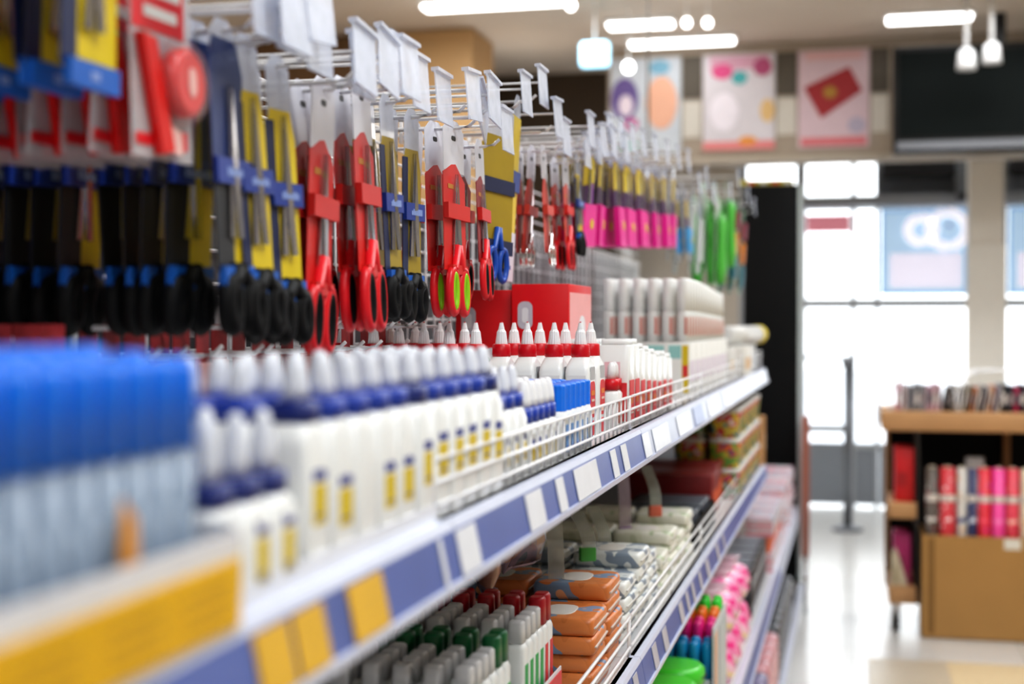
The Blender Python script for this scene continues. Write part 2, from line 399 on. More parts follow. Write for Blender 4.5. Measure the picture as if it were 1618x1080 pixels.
# two spot heads, pendant sign
for px, py, w in ((1527, 92, 'left of the pair above the television'), (1567, 82, 'right of the pair above the television')):
    p = at(px, py, Y=7.3); t = empty('spotlight'); t.o.location = (p.x, p.y, CEIL); h = CEIL-p.z
    MB().cyl((0, 0, -h+.05), (0, 0, -.001), .012, FIX).build('stem', t)
    MB().loft([(-h-.055, .048, .048, 2), (-h+.03, .04, .04, 2), (-h+.05, .02, .02, 2)], FIX).build('lamp_head', t)
    tag(t, 'white spotlight hanging from the ceiling, ' + w, 'spotlight')
for px, py, r, Y, w in ((1085, 36, .022, 7.0, 'left of the close pair'), (1118, 36, .022, 7.0, 'right of the close pair'), (993, 106, .03, 7.2, 'low one by the purple poster'), (902, 9, .022, 6.6, 'beside the long light')):
    p = at(px, py, Y=Y); t = empty('pendant_bulb'); t.o.location = (p.x, p.y, CEIL); h = CEIL-p.z
    MB().cyl((0, 0, -h+r), (0, 0, -.001), .004, FIX, seg=6).build('cord', t)
    MB().loft([(-h-r, r*.3, r*.3, 2), (-h-r*.7, r*.75, r*.75, 2), (-h, r, r, 2), (-h+r*.7, r*.75, r*.75, 2), (-h+r, r*.3, r*.3, 2)], TUBE).build('bulb', t)
    tag(t, 'small round white pendant bulb, ' + w, 'light', 'pendant bulbs')
p = at(940, 86, Y=7.0); t = empty('exit_sign_box'); t.o.location = (p.x, p.y, CEIL); h = CEIL-p.z
MB().box(-.075, .075, -.03, .03, -h-.065, -h+.065, mat('sign_glow_blue', 'A8DDF6', .4, emit=1.6), .02).build('lit_box', t)
MB().cyl((0, 0, -h+.065), (0, 0, -.001), .006, FIX, seg=6).build('rod', t); t.o.name = 'hanging_sign'
tag(t, 'small glowing pale blue sign box hanging from the ceiling', 'sign')
p = at(1024, 60, Y=6.5); n = MB(); n.cyl((p.x, p.y, EYE+.8), (p.x, p.y, CEIL-.001), .006, mat('dark_cable', '6A625A', .5), seg=6)
n.box(p.x-.03, p.x+.03, p.y-.03, p.y+.03, EYE+.79, EYE+.80, MC['dark_cable']); tag(n.build('hanging_cable'), 'thin dark cable hanging straight down before the pendant lights', 'cable')

# world
w = bpy.data.worlds.new('sky'); bpy.context.scene.world = w; w.use_nodes = True
nt = w.node_tree; bg = nt.nodes['Background']; tc = nt.nodes.new('ShaderNodeTexCoord'); sp = nt.nodes.new('ShaderNodeSeparateXYZ'); rp = nt.nodes.new('ShaderNodeValToRGB')
rp.color_ramp.elements[0].position = .45; rp.color_ramp.elements[0].color = (.75, .80, .84, 1); rp.color_ramp.elements[1].position = .56; rp.color_ramp.elements[1].color = (.93, .97, 1, 1)
mr = nt.nodes.new('ShaderNodeMapRange'); mr.inputs[1].default_value = -1
nt.links.new(tc.outputs['Generated'], sp.inputs[0]); nt.links.new(sp.outputs['Z'], mr.inputs[0]); nt.links.new(mr.outputs[0], rp.inputs[0]); nt.links.new(rp.outputs[0], bg.inputs['Color'])
bg.inputs['Strength'].default_value = 3.2

# =================================================================== THE GONDOLA
Z1, Z2, Z3, Z4 = EYE-.14, EYE-.44, EYE-.76, EYE-1.08      # shelf surfaces
BACK = -.68
BAYS = [(.058, .956), (.958, 1.856), (1.858, 2.756), (2.758, 3.656), (3.658, 4.556)]
bay_names = ['nearest at the left edge', 'second from the camera with the wire-fenced glue bottles', 'middle bay with the red boxes', 'fourth bay with the white tubes', 'last full bay before the black panel']
RX = -.268
def rail(parent, y0, y1, z, m, x=RX, h=.036):
    r = MB()
    r.poly([(x-.020, z+.002), (x-.006, z+.002), (x-.0035, z-.003), (x-.0095, z-.003)], y1-y0, LIP, 'y', (y0+y1)/2)
    r.poly([(x-.0095, z-.0031), (x-.0035, z-.0031), (x+.003, z-h), (x-.003, z-h)], y1-y0, m, 'y', (y0+y1)/2)
    r.poly([(x-.004, z-h-.0001), (x+.006, z-h-.0001), (x+.006, z-h+.0005-.006), (x-.004, z-h-.0055)], y1-y0, LIP, 'y', (y0+y1)/2)
    return r.build('price_rail', parent)
for i, (y0, y1) in enumerate(BAYS):
    t = empty('gondola_shelving')
    b = MB(); b.box(BACK-.02, BACK-.005, y0, y1, .0, EYE+.19, PANEL); b.build('back_panel', t)
    b = MB()
    zz = EYE+.20
    while zz < EYE+.30: b.cyl((BACK, y0, zz), (BACK, y1, zz), .0022, WIRE, seg=5); zz += .022
    for k in range(19):
        yy = y0+.01+k*(y1-y0-.02)/18; b.cyl((BACK+.004, yy, EYE-.13), (BACK+.004, yy, EYE+.20), .0022, WIRE, seg=5)
    for k in range(8): b.cyl((BACK, y0, EYE-.1+k*.036), (BACK, y1, EYE-.1+k*.036), .0022, WIRE, seg=5)
    b.build('wire_mesh', t)
    for yy in (y0, y1-.02): MB().box(BACK-.05, BACK-.021, yy, yy+.02, 0, EYE+.29, SHELF).build('upright', t)
    for z, xr in ((Z1, RX), (Z2, RX), (Z3, -.225), (Z4, -.20)):
        b = MB(); b.box(BACK-.004, xr-.022, y0, y1, z-.022, z, SHELF); s = b.build('shelf', t)
        if z > Z4+.01: rail(s, y0, y1, z, (RAILB if (i < 2 or z < Z1-.1) else RAILP), xr)
    b = MB(); b.box(BACK-.004, -.24, y0, y1, 0, Z4-.023, SHELF); b.box(-.235, -.20, y0, y1, Z4-.035, Z4-.0, LIP); b.build('base', t)
    tag(t, 'white gondola bay, ' + bay_names[i], 'shelving', 'gondola shelving bays')
t = empty('gondola_shelving')
y0, y1 = 4.56, 6.05
b = MB(); b.box(BACK-.02, BACK-.005, y0, y1, 0, EYE-.1, PANEL); b.build('back_panel', t)
for z, xr in ((Z3, -.225), (Z4, -.20)):
    b = MB(); b.box(BACK-.004, xr-.022, y0, y1, z-.022, z, SHELF); s = b.build('shelf', t)
    if z > Z4+.01: rail(s, y0, y1, z, RAILP, xr)
b = MB(); b.box(BACK-.004, -.24, y0, y1, 0, Z4-.023, SHELF); b.box(-.235, -.20, y0, y1, Z4-.035, Z4, LIP); b.build('base', t)
tag(t, 'low end bay of the gondola with magazine stacks before the black panel', 'shelving', 'gondola shelving bays')

# tickets on the rails
def ticket(px0, px1, z, m, label, x=RX, h=.036):
    k = -x*FPX; Y0, Y1 = k/(1350-px0), k/(1350-px1)
    q = MB(); q.poly([(x-.0028, z-.0045), (x-.0018, z-.0045), (x+.0046, z-h+.001), (x+.0036, z-h+.001)], Y1-Y0, m, 'y', (Y0+Y1)/2)
    tag(q.build('price_ticket'), label, 'price ticket', 'price tickets on the upper rail')
ticket(362, 424, Z1, TAGY, 'yellow price ticket on the rail, leftmost of three under the white bottles')
ticket(432, 486, Z1, TAGY, 'yellow price ticket on the rail, middle of three under the white bottles')
ticket(530, 590, Z1, TAGY, 'yellow price ticket on the rail, rightmost of three under the white bottles')
for i, (a, b) in enumerate(((688, 694), (718, 750), (834, 860), (884, 896), (914, 950), (973, 981), (990, 998))):
    ticket(a, b, Z1, TAGW, 'white price ticket on the blue rail, %s from the left below the wire fence' % ORD[i])
for i, (a, b) in enumerate(((1024, 1034), (1040, 1064), (1078, 1098), (1104, 1118), (1126, 1140), (1150, 1163))):
    ticket(a, b, Z1, mat('ticket_bluish', ('E9EDF6', '8494C4')[i in (3,)], .3) if i != 3 else mat('ticket_slate', '8494C4', .3), 'pale price ticket on the far pale rail, %s beyond the red-labelled bottles' % ORD[i])
for i, (a, b) in enumerate(((1010, 1016), (1040, 1046), (1056, 1062), (1082, 1087), (1093, 1096), (1102, 1105), (1113, 1116), (1124, 1128), (1140, 1143), (1150, 1152))):
    ticket(a, b, Z2, mat('ticket_lower', 'C4C2CC', .4), 'pale price ticket on the second shelf rail, %s from the camera' % ORD[i])
for i, (a, b, c, nm) in enumerate(((1202, 1212, '6BA35E', 'green'), (1214, 1222, '8C86A8', 'lilac'), (1226, 1234, 'D99AA4', 'pink'))):
    pass

# wire fences ------------------------------------------------------------
def fence(y0, y1, z, label, x=-.286, hs=(.012, .028, .045), step=.03, r=.0016, solid=False):
    b = MB()
    for h in hs: b.cyl((x, y0, z+h), (x, y1, z+h), r*1.15, WIRE, seg=6)
    n = max(2, int((y1-y0)/step))
    for k in range(n+1):
        y = y0+(y1-y0)*k/n; b.cyl((x-.002, y, z), (x-.002, y, z+hs[-1]), r*.8, WIRE, seg=5)
    b.box(x-.006, x+.004, y0, y1, z+.0003, z+.002, WIRE)
    tag(b.build('wire_fence'), label, 'shelf fence', 'white wire fences along the shelf fronts')
fence(.962, 1.85, Z1, 'white wire fence before the blue-collared and red-collared bottles')
fence(1.862, 2.75, Z1, 'white wire fence before the white boxes with red labels', step=.09)
fence(2.762, 3.65, Z1, 'white wire fence on the upper shelf before the white tubes', step=.12)
fence(3.662, 4.55, Z1, 'white wire fence at the far end of the upper shelf', step=.1, hs=(.02, .04, .055))
fence(.962, 1.85, Z2, 'white wire fence on the second shelf before the orange packs', hs=(.015, .035, .055), step=.3, r=.0018)
fence(1.862, 2.75, Z2, 'white wire fence on the second shelf before the cream packs', hs=(.015, .035, .055), step=.3, r=.0018)
fence(2.762, 3.65, Z2, 'white wire fence on the second shelf before the black trays', hs=(.015, .035, .055), step=.3, r=.0018)
fence(3.662, 4.55, Z2, 'white wire fence at the far end of the second shelf', hs=(.015, .035, .055), step=.3, r=.0018)

# clear acrylic guard of the nearest bay
b = MB(); b.box(-.2865, -.2845, .628, .955, Z1+.0003, Z1+.014, mat('guard_white', 'EDEFF5', .25)); tag(b.build('shelf_guard'), 'low white guard strip along the shelf before the nearest white bottles', 'shelf guard')

# =================================================================== BOTTLES
def letters(b, y0, y1, z, h, m, x, n=6):
    """a line of small print marks"""
    w = (y1-y0)/n
    for k in range(n):
        b.box(x-.0002, x+.0004, y0+k*w+w*.12, y0+(k+1)*w-w*.12, z, z+h*random.choice((1, .8, 1, .7)), m)
def glue(hx, hy, hb, collar, tip, cr, colm, tipm, lab, tipr=None, name='glue_bottle'):
    def f():
        t = empty(name)
        b = MB(); b.loft([(0, hx*.93, hy*.93, 7), (.003, hx, hy, 7), (hb-.012, hx, hy, 7), (hb-.004, hx*.86, hy*.86, 5), (hb, cr*.95, cr*.95, 2.4), (collar[0]+.001, cr*.8, cr*.8, 2)], WHITE, 24)
        bd = b.build('body', t)
        b = MB(); b.loft([(collar[0], cr, cr, 3.4), (collar[1], cr*.97, cr*.97, 3.4)], colm, 20); b.build('collar', t)
        tr = tipr or cr*.64
        b = MB(); L = tip-collar[1]
        b.loft([(collar[1], tr, tr, 2), (collar[1]+L*.3, tr*.95, tr*.95, 2), (collar[1]+L*.62, tr*.82, tr*.82, 2), (collar[1]+L*.88, tr*.6, tr*.6, 2), (collar[1]+L*.97, tr*.4, tr*.4, 2), (tip, tr*.2, tr*.2, 2)], tipm, 20, rib=.05); b.build('nozzle', t)
        if lab:
            z0, z1, w, c1 = lab; q = MB(); q.box(hx-.0002, hx+.0005, -w/2, w/2, z0, z1, c1)
            q.box(hx+.0004, hx+.0007, -w*.3, w*.3, z0+(z1-z0)*.15, z0+(z1-z0)*.22, INK)
            letters(q, -w*.52, w*.52, z1+.002, .006, INK, hx, 5); q.build('label', bd)
        return t
    return f
BIG = glue(.0145, .0185, .086, (.086, .098), .122, .0125, BLUE, CAPC, (.024, .045, .020, YEL))
BIGF = glue(.0145, .0185, .086, (.086, .098), .122, .0125, BLUE, CAPC, (.032, .055, .021, YEL))
BIGX = glue(.0145, .0185, .086, (.086, .098), .122, .0125, BLUE, CAPC, None)
BIGN = glue(.0145, .0185, .086, (.086, .098), .122, .0125, DBLUE, CAPC, (.030, .052, .019, YEL))
MED = glue(.0125, .0150, .066, (.066, .078), .103, .0105, BLUE, CAPC, (.018, .034, .013, YEL))
LOW = glue(.0145, .0165, .053, (.053, .064), .096, .0115, DBLUE, CAPC, (.012, .034, .014, YEL))
SML = glue(.0100, .0120, .048, (.048, .062), .087, .0085, BLUE, CAPW, (.010, .026, .010, YEL), tipr=.0075)
CS = [-.3005, -.333, -.3655, -.398]
rown = ['front', 'second', 'third', 'rear']
for j in range(11):
    for i in range(3):
        key = 'bign' if (j+i) % 5 == 0 else 'bigx' if j in (2, 5) else 'bigf' if j > 5 else 'big'
        y = .737+j*.0402
        put(key, {'bign': BIGN, 'bigx': BIGX, 'bigf': BIGF, 'big': BIG}[key], (CS[i]+jit(.001), y+jit(.0006), Z1), 'tall white glue bottle with %s collar, %s from the left in the %s row' % ('navy' if key == 'bign' else 'blue', ORD[j], rown[i]), 'glue bottle', 'tall white glue bottles with blue collars', rot=(0, 0, jit(.02)))
for j in range(3):
    for i in range(2):
        put('low', LOW, (CS[i]+.001, .622+j*.0335, Z1), 'short white glue bottle with navy collar, %s from the left, %s row' % (ORD[j], rown[i]), 'glue bottle', 'short white glue bottles')
for j in range(3):
    for i in range(3):
        put('med', MED, (-.3025-i*.0275, 1.186+j*.0335, Z1), 'medium white glue bottle with blue collar, %s from the left, %s row' % (ORD[j], rown[i]), 'glue bottle', 'medium white glue bottles')
for j in range(5):
    for i in range(4):
        put('sml', SML, (-.3005-i*.023, 1.293+j*.0265, Z1), 'small white glue bottle with blue collar, %s from the left, %s row' % (ORD[j], rown[i]), 'glue bottle', 'small white glue bottles')
def bluecap():
    t = empty('glue_bottle')
    bd = MB().loft([(0, .0125, .0125, 2.4), (.044, .013, .013, 2.4), (.05, .011, .011, 2), (.052, .0095, .0095, 2)], WHITE, 20).build('body', t)
    q = MB(); q.box(.0124, .0134, -.005, .005, .008, .036, mat('blue_label', '6E9AD0', .5)); q.box(.0133, .0137, -.004, .004, .010, .014, INK); q.build('label', bd)
    MB().loft([(.050, .0118, .0118, 2), (.076, .0118, .0118, 2), (.0775, .0095, .0095, 2)], BBLUE, 28, rib=.06, smooth=False).build('cap', t)
    return t
for j in range(6):
    for i in range(3):
        put('bluecap', bluecap, (-.302-i*.0275, 1.446+j*.0275, Z1), 'small bottle with ribbed bright blue cap, %s from the left, %s row' % (ORD[j], rown[i]), 'glue bottle', 'small bottles with bright blue caps')
def redb():
    t = empty('glue_bottle')
    hx, hy = .0150, .0265
    bd = MB().loft([(0, hx*.93, hy*.95, 8), (.003, hx, hy, 8), (.082, hx, hy, 8), (.090, hx*.93, hy*.9, 6), (.0965, hx*.80, hy*.5, 4), (.1005, .0105, .0105, 2)], WHITE, 28).build('body', t)
    # print on the aisle-facing side
    q = MB(); x = hx+.0002
    q.poly(rrect(.030, .016, .003, .080), .0006, GRYP, 'x', x); q.poly(rrect(.032, .044, .009, .048), .0007, REDP, 'x', x+.0001); q.poly(rrect(.026, .018, .008, .013), .0007, REDP, 'x', x+.0001)
    q.poly(rrect(.022, .006, .002, .056), .0004, ORP, 'x', x+.0006); q.poly(rrect(.018, .003, .001, .047), .0004, mat('cream_print', 'E9C8B8', .5), 'x', x+.0006); q.poly(rrect(.024, .007, .002, .034), .0004, mat('cream_print', 'E9C8B8', .5), 'x', x+.0006)
    q.build('label', bd)
    # embossed panel and small print on the narrow side
    q = MB(); q.box(-.0115, .0115, -hy-.0004, -hy+.0004, .006, .078, mat('emboss', 'E6E6E6', .35)); 
    for k in range(5): q.box(.0015, .003, -hy-.0007, -hy-.0003, .048+k*.004, .0505+k*.004, INKG)
    q.build('side_panel', bd)
    MB().loft([(.1000, .0112, .0112, 2), (.1010, .0118, .0118, 2), (.1145, .0112, .0112, 2), (.1155, .0100, .0100, 2)], RED, 28, rib=.02).build('collar', t)
    nz = MB().loft([(.1155, .0078, .0078, 2), (.118, .0076, .0076, 2), (.1305, .0058, .0058, 2), (.1335, .0040, .0040, 2), (.138, .0031, .0031, 2), (.142, .0022, .0022, 2)], CAPW, 28, rib=.07, smooth=False).build('nozzle', t)
    MB().loft([(.142, .0014, .0014, 2), (.1432, .001, .001, 2)], RED, 8).build('tip', nz)
    return t
for i in range(11):
    for j, w in enumerate(('nearer', 'farther')):
        if (i, j) in ((9, 0), (4, 1)): continue
        x = -.326-i*.0335
        put('redb', redb, (x+jit(.0007), 1.715+j*.070, Z1), 'white glue bottle with red collar, %s from the aisle in the %s row' % (ORD[i], w), 'glue bottle', 'white glue bottles with red collars', rot=(0, 0, jit(.02)))
def redsmall():
    t = empty('glue_bottle')
    bd = MB().loft([(0, .010, .010, 3), (.048, .0102, .0102, 3), (.054, .007, .007, 2)], WHITE, 20).build('body', t)
    q = MB(); q.box(.0096, .0106, -.004, .004, .010, .04, mat('brown_print', 'A8503A', .5)); q.build('label', bd)
    MB().loft([(.054, .0098, .0098, 2), (.068, .0095, .0095, 2)], RED, 20).build('collar', t)
    MB().loft([(.068, .006, .006, 2), (.085, .005, .005, 2), (.09, .002, .002, 2)], CAPW, 16).build('nozzle', t)
    return t
for j in range(2):
    put('redsmall', redsmall, (-.311, 1.852+j*.024, Z1), 'small white bottle with red collar beside the tall red-collared ones, %s' % ('nearer', 'farther')[j], 'glue bottle', 'small red-collared bottles')

# blue capped glue sticks in their display tray, nearest the lens
STB = clear('stick_body', '9FB0C4', .7, .2)
def stick():
    t = empty('glue_stick')
    bd = MB().loft([(0, .0088, .0088, 2), (.006, .0088, .0088, 2), (.088, .0088, .0088, 2)], STB, 18).build('barrel', t)
    MB().loft([(.002, .0072, .0072, 2), (.08, .0072, .0072, 2)], mat('glue_core', '8796A8', .4, var=.2), 14).build('core', bd)
    MB().loft([(.084, .0098, .0098, 2), (.116, .0096, .0096, 2), (.1215, .0085, .0085, 2), (.1235, .005, .005, 2)], BBLUE, 22).build('cap', t)
    return t
TY0, TY1 = .28, .60
k = 0
for j in range(14):
    for i in range(6):
        x, y = -.292-i*.0212, .2975+j*.0213
        if i == 1 and j == 12: continue
        put('stick', stick, (x, y, Z1+.0025+.004*((i*3+j) % 2)*0), 'blue-capped glue stick in the yellow-edged tray, %s from the aisle, %s file' % (ORD[i], ORD[j]), 'glue stick', 'blue-capped glue sticks in the tray', sc=(1, 1, 1+.02*((i*7+j*3) % 3)))
t = empty('display_tray'); t.o.location = (0, 0, Z1)
TRW = mat('tray_white', 'E4E4E8', .4)
b = MB(); b.box(-.425, -.272, TY0, TY1, .0004, .002, TRW); b.box(-.2745, -.2720, TY0, TY1, .002, .046, TRW); b.box(-.4250, -.4235, TY0, TY1, .002, .07, TRW)
b.box(-.4235, -.2745, TY1-.0015, TY1, .002, .05, TRW); b.box(-.4235, -.2745, TY0, TY0+.0015, .002, .05, TRW); b.build('tray', t)
for q in range(5):
    b = MB(); y = TY0+.003+q*.0628; b.box(-.2719, -.2700, y, y+.062, .004, .034, TAGY2)
    for r_ in range(3): b.box(-.2700, -.2697, y+.008, y+.05, .010+.007*r_, .012+.007*r_, mat('amber_ink', 'C79A10', .5))
    b.build('yellow_ticket', t)
tag(t, 'white display tray with a yellow front strip full of blue-capped sticks', 'tray')
b = MB(); b.poly([(.004, 0), (.022, 0), (.010, .052), (-.002, .060)], .001, mat('orange_tab', 'E0982A', .5), 'x')
n = b.build('orange_divider'); n.o.location = (-.2795, .500, Z1+.012); n.o.rotation_euler = (R(-8), 0, 0); tag(n, 'small orange card tab leaning among the blue-capped sticks', 'card tab')

# =================================================================== RED BOXES AND THE FAR UPPER SHELF
def redbox(x0, x1, y0, y1, h, label):
    t = empty('carton'); t.o.location = (x0, y0, Z1); W, D = x1-x0, y1-y0
    bd = MB().box(0, W, 0, D, 0, h, mat('carton_red', 'DC0A18', .4, var=.04), .001).build('box', t)
    q = MB(); q.poly(rrect(.022, .040, .009, h-.045, .020), .0006, mat('carton_window', 'C7C2CC', .5), 'y', -.0004); q.poly(rrect(.009, .022, .004, h-.045, .020), .0006, mat('carton_pale', 'E8E6EA', .5), 'y', -.0010)
    q.build('window', bd)
    q = MB(); q.poly([(.030, h-.105), (.036, h-.092), (.054, h-.084), (.066, h-.090), (.072, h-.108), (.06, h-.118), (.036, h-.118)], .0006, MC['carton_pale'], 'y', -.0004)
    q.poly(rrect(.016, .014, .006, h-.104, .044), .0006, mat('leaf_green', '2E8B57', .5), 'y', -.001); q.build('emblem', bd)
    q = MB(); q.box(W-.0002, W+.0006, .006, D-.006, .012, h-.012, mat('carton_pink', 'F0A6A4', .45)); q.poly(rrect(.05, .06, .02, h*.62, D*.55), .0006, mat('carton_pale', 'E8E6EA', .5), 'x', W+.001); q.box(W+.0006, W+.001, .03, .08, .03, .06, REDP); q.build('side_print', bd)
    tag(t, label, 'carton', 'red cartons behind the bottles')
redbox(-.482, -.398, 2.0, 2.18, .198, 'red carton with white rounded window behind the red-collared bottles')
redbox(-.572, -.487, 2.02, 2.2, .190, 'red carton left of the other, half behind hanging scissors')
# white boxes with red labels
def wbox(w, d, h):
    def f():
        t = empty('boxed_glue')
        bd = MB().loft([(0, w/2, d/2, 8), (h*.99, w/2, d/2, 8), (h, w/2*.96, d/2*.96, 8)], WHITE, 28).build('tub', t)
        q = MB(); q.box(w/2-.0002, w/2+.0006, -d*.42, d*.42, .010, h*.58, REDP); q.box(w/2+.0005, w/2+.001, -d*.2, d*.25, .02, h*.2, WHITE); q.box(w/2+.0005, w/2+.001, -d*.3, d*.1, h*.3, h*.38, ORP)
        q.box(-w*.4, w*.42, -d/2-.0006, -d/2+.0002, .010, h*.55, REDP); q.box(-w*.3, w*.2, -d/2-.001, -d/2-.0005, h*.62, h*.8, mat('pink_print', 'EFC6CC', .5)); q.build('label', bd)
        MB().loft([(h, w/2*.9, d/2*.9, 6), (h+.008, w/2*.88, d/2*.88, 6)], WHITE, 24).build('lid', t)
        return t
    return f
kk = 0
for j, (y, h) in enumerate(((1.905, .112), (1.955, .112), (2.01, .105), (2.07, .10), (2.13, .095), (2.19, .09), (2.25, .09), (2.32, .085))):
    for i in range(2):
        put('wb%.3f' % h, wbox(.042, .044, h), (-.313-i*.045, y, Z1), 'white tub with red label, %s away in the %s row' % (ORD[j], ('front', 'rear')[i]), 'tub', 'white tubs with red labels')
# teal printed cartons with white tubes on top
def teal():
    t = empty('display_carton')
    b = MB(); b.box(0, .088, 0, .10, 0, .105, mat('carton_white', 'ECECE8', .5), .001); bd = b.build('box', t)
    q = MB(); q.box(.006, .04, -.0008, .0002, .075, .1, mat('teal_print', '9AD0CC', .5)); q.box(.048, .072, -.0008, .0002, .075, .1, mat('teal_print', '9AD0CC', .5)); q.box(.074, .086, -.0008, .0002, .01, .1, YEL); q.box(.0752, .085, -.0012, -.0007, .04, .062, REDP); q.build('front_print', bd)
    q = MB(); q.box(.0878, .0886, .01, .09, .03, .07, mat('lilac_print', 'D8CCD8', .5)); q.build('side_print', bd)
    return t
for i in range(2):
    for j in range(8):
        put('teal', teal, (-.392-i*.089, 2.70+j*.1015, Z1), 'teal printed carton under the white pens, %s away, %s column' % (ORD[j], ('aisle', 'inner')[i]), 'carton', 'cartons carrying the white tubes')
def wtube():
    t = empty('correction_pen')
    bd = MB().loft([(0, .0115, .0115, 2.3), (.055, .0118, .0118, 2.3), (.062, .010, .010, 2)], mat('pen_body', 'E4E6E4', .35), 18).build('barrel', t)
    q = MB(); q.box(.0108, .0122, -.004, .004, .012, .05, mat('salmon_print', 'D08070', .5)); q.box(.004, .009, -.0118, -.0105, .015, .048, MC['salmon_print']); q.build('label', bd)
    MB().loft([(.060, .0113, .0113, 2.2), (.118, .0108, .0108, 2.2), (.122, .0095, .0095, 2)], WHITE, 18).build('cap', t)
    return t
for i in range(6):
    for j in range(16):
        if i > 2 and j > 5: continue
        lz = Z1+.1055; 
        put('wtube', wtube, (-.318-i*.0285, 2.716+j*.0485, lz), 'white correction pen on the teal cartons, %s from the aisle, %s away' % (ORD[i], ORD[j]), 'correction pen', 'white correction pens on the cartons', sc=(1, 1, 1.0-.012*max(0, j-4)))
b = MB(); b.loft([(0, .026, .026, 2), (.44, .026, .026, 2)], mat('tube_white', 'DCDCDA', .35), 20, M=Matrix.Rotation(R(-90), 4, 'X'))
t = empty('poster_tube'); n = b.build('tube', t); MB().loft([(.44, .0275, .0275, 2), (.48, .0275, .0275, 2)], mat('yellow_cap', 'F0D80A', .4), 20, M=Matrix.Rotation(R(-90), 4, 'X')).build('end_cap', t)
t.o.location = (-.345, 3.84, EYE-.03); t.o.rotation_euler = (0, 0, R(-8)); tag(t, 'white tube with a yellow end cap lying at the far end of the shelf', 'tube')
for i, (x, y, w, d, h, c) in enumerate(((-.40, 3.56, .10, .16, .08, 'DAD8D4'), (-.40, 3.78, .12, .26, .083, 'E4E2DC'), (-.41, 4.10, .12, .26, .083, 'D6D9DE'))):
    t = empty('carton'); t.o.location = (x, y, Z1)
    MB().box(0, w, 0, d, 0, h-.002, mat('carton_'+c, c, .5), .001).build('box', t); MB().box(w-.0002, w+.0006, .02, d-.04, .02, h*.6, mat(('gold_print', 'gold_print2', 'pale_print')[i], ('D9B98A', 'D2A86C', 'C7CFDA')[i], .5)).build('label', t)
    tag(t, ('pale carton with a beige label past the correction pens', 'cream carton with a tan label under the white tube', 'grey-white carton at the far end of the upper shelf')[i], 'carton', 'pale cartons at the far end')

# =================================================================== PEG HOOKS AND HANGING PACKS
HOOK_N = 0
def hook(xe, y, z, label, holder=True, tilt=0, lw=.06, xb=BACK+.006, lh=.05):
    t = empty('peg_hook'); t.o.location = (xe, y, z)
    L = xb-xe
    b = MB(); b.tube([(L, 0, -.001), (-.02, 0, -.001), (-.008, 0, .001), (0, 0, .008)], .0022, WIRE, 6)
    if holder: b.tube([(L, 0, .026), (.004, 0, .026), (.008, 0, .016)], .0018, WIRE, 6)
    b.cyl((L-.002, 0, -.012), (L-.002, 0, .034), .0035, WIRE, seg=6); b.build('wire', t)
    if holder:
        b = MB(); M = Matrix.Translation((.010, 0, .020)) @ Matrix.Rotation(R(tilt), 4, 'X') @ Matrix.Rotation(R(-4), 4, 'Y')
        b.box(-.0008, .0008, -lw/2, lw/2, -lh*.6, lh*.5, CLRT, M=M); b.box(-.004, .0045, -lw/2, lw/2, lh*.5, lh*.58, CLRT, M=M); b.box(.0008, .0016, -lw/2+.002, lw/2-.002, -lh*.6, -lh*.52, CLRT, M=M)
        b.build('ticket_holder', t)
    tag(t, label, 'hook', 'peg hooks with ticket holders' if holder else 'bare wire peg hooks')
    return t

def header(t, w, z0, hole=True, m=None, z1=.012, peak=.5):
    q = MB(); q.poly([(-w/2, z0), (w/2, z0), (w/2, z1-.012), (w*.2, z1), (-w*.2, z1), (-w/2, z1-.012)], .0008, m or CLRW, 'x'); hd = q.build('header', t)
    if hole:
        q = MB(); q.poly(rrect(.014, .006, .003, -.010), .0012, BLK, 'x'); q.build('hang_hole', hd)
def blades(t, z0, z1, w=.011, m=None, spread=.004):
    for s in (-1, 1):
        q = MB(); q.poly([(s*spread*.2, z0), (s*(w), z1), (s*(w*.2), z1), (-s*w*.3, (z0+z1)/2)], .0018, m or STEEL, 'x', .004+.001*s); q.build('blade', t)
def loops(t, zc, ry, rz, m, inner=None, dy=.018, r=.0055, x=.004, name='handle', stem=.03):
    for s in (-1, 1):
        q = MB(); pts = [(x, s*dy+ry*math.cos(a*math.pi/8)*(1+.15*s*math.sin(a*math.pi/8)*0), zc+rz*math.sin(a*math.pi/8)) for a in range(16)]
        q.tube(pts, r, m, 8, True, sx=.9); q.tube([(x, s*(dy*.15), zc+rz+stem), (x, s*dy*.55, zc+rz*1.05), (x, s*dy, zc+rz)], r*.95, m, 8); h = q.build(name, t)
        if inner:
            q = MB(); pts = [(x, s*dy+(ry-r*.75)*math.cos(a*math.pi/8), zc+(rz-r*.75)*math.sin(a*math.pi/8)) for a in range(16)]
            q.tube(pts, r*.72, inner, 6, True, sx=1.35); q.build('grip_lining', h)
def card(t, pts, m, name='backing_card', off=0, th=.0009):
    q = MB(); q.poly(pts, th, m, 'x', off); return q.build(name, t)
def rect(y0, y1, z0, z1): return [(y0, z0), (y1, z0), (y1, z1), (y0, z1)]

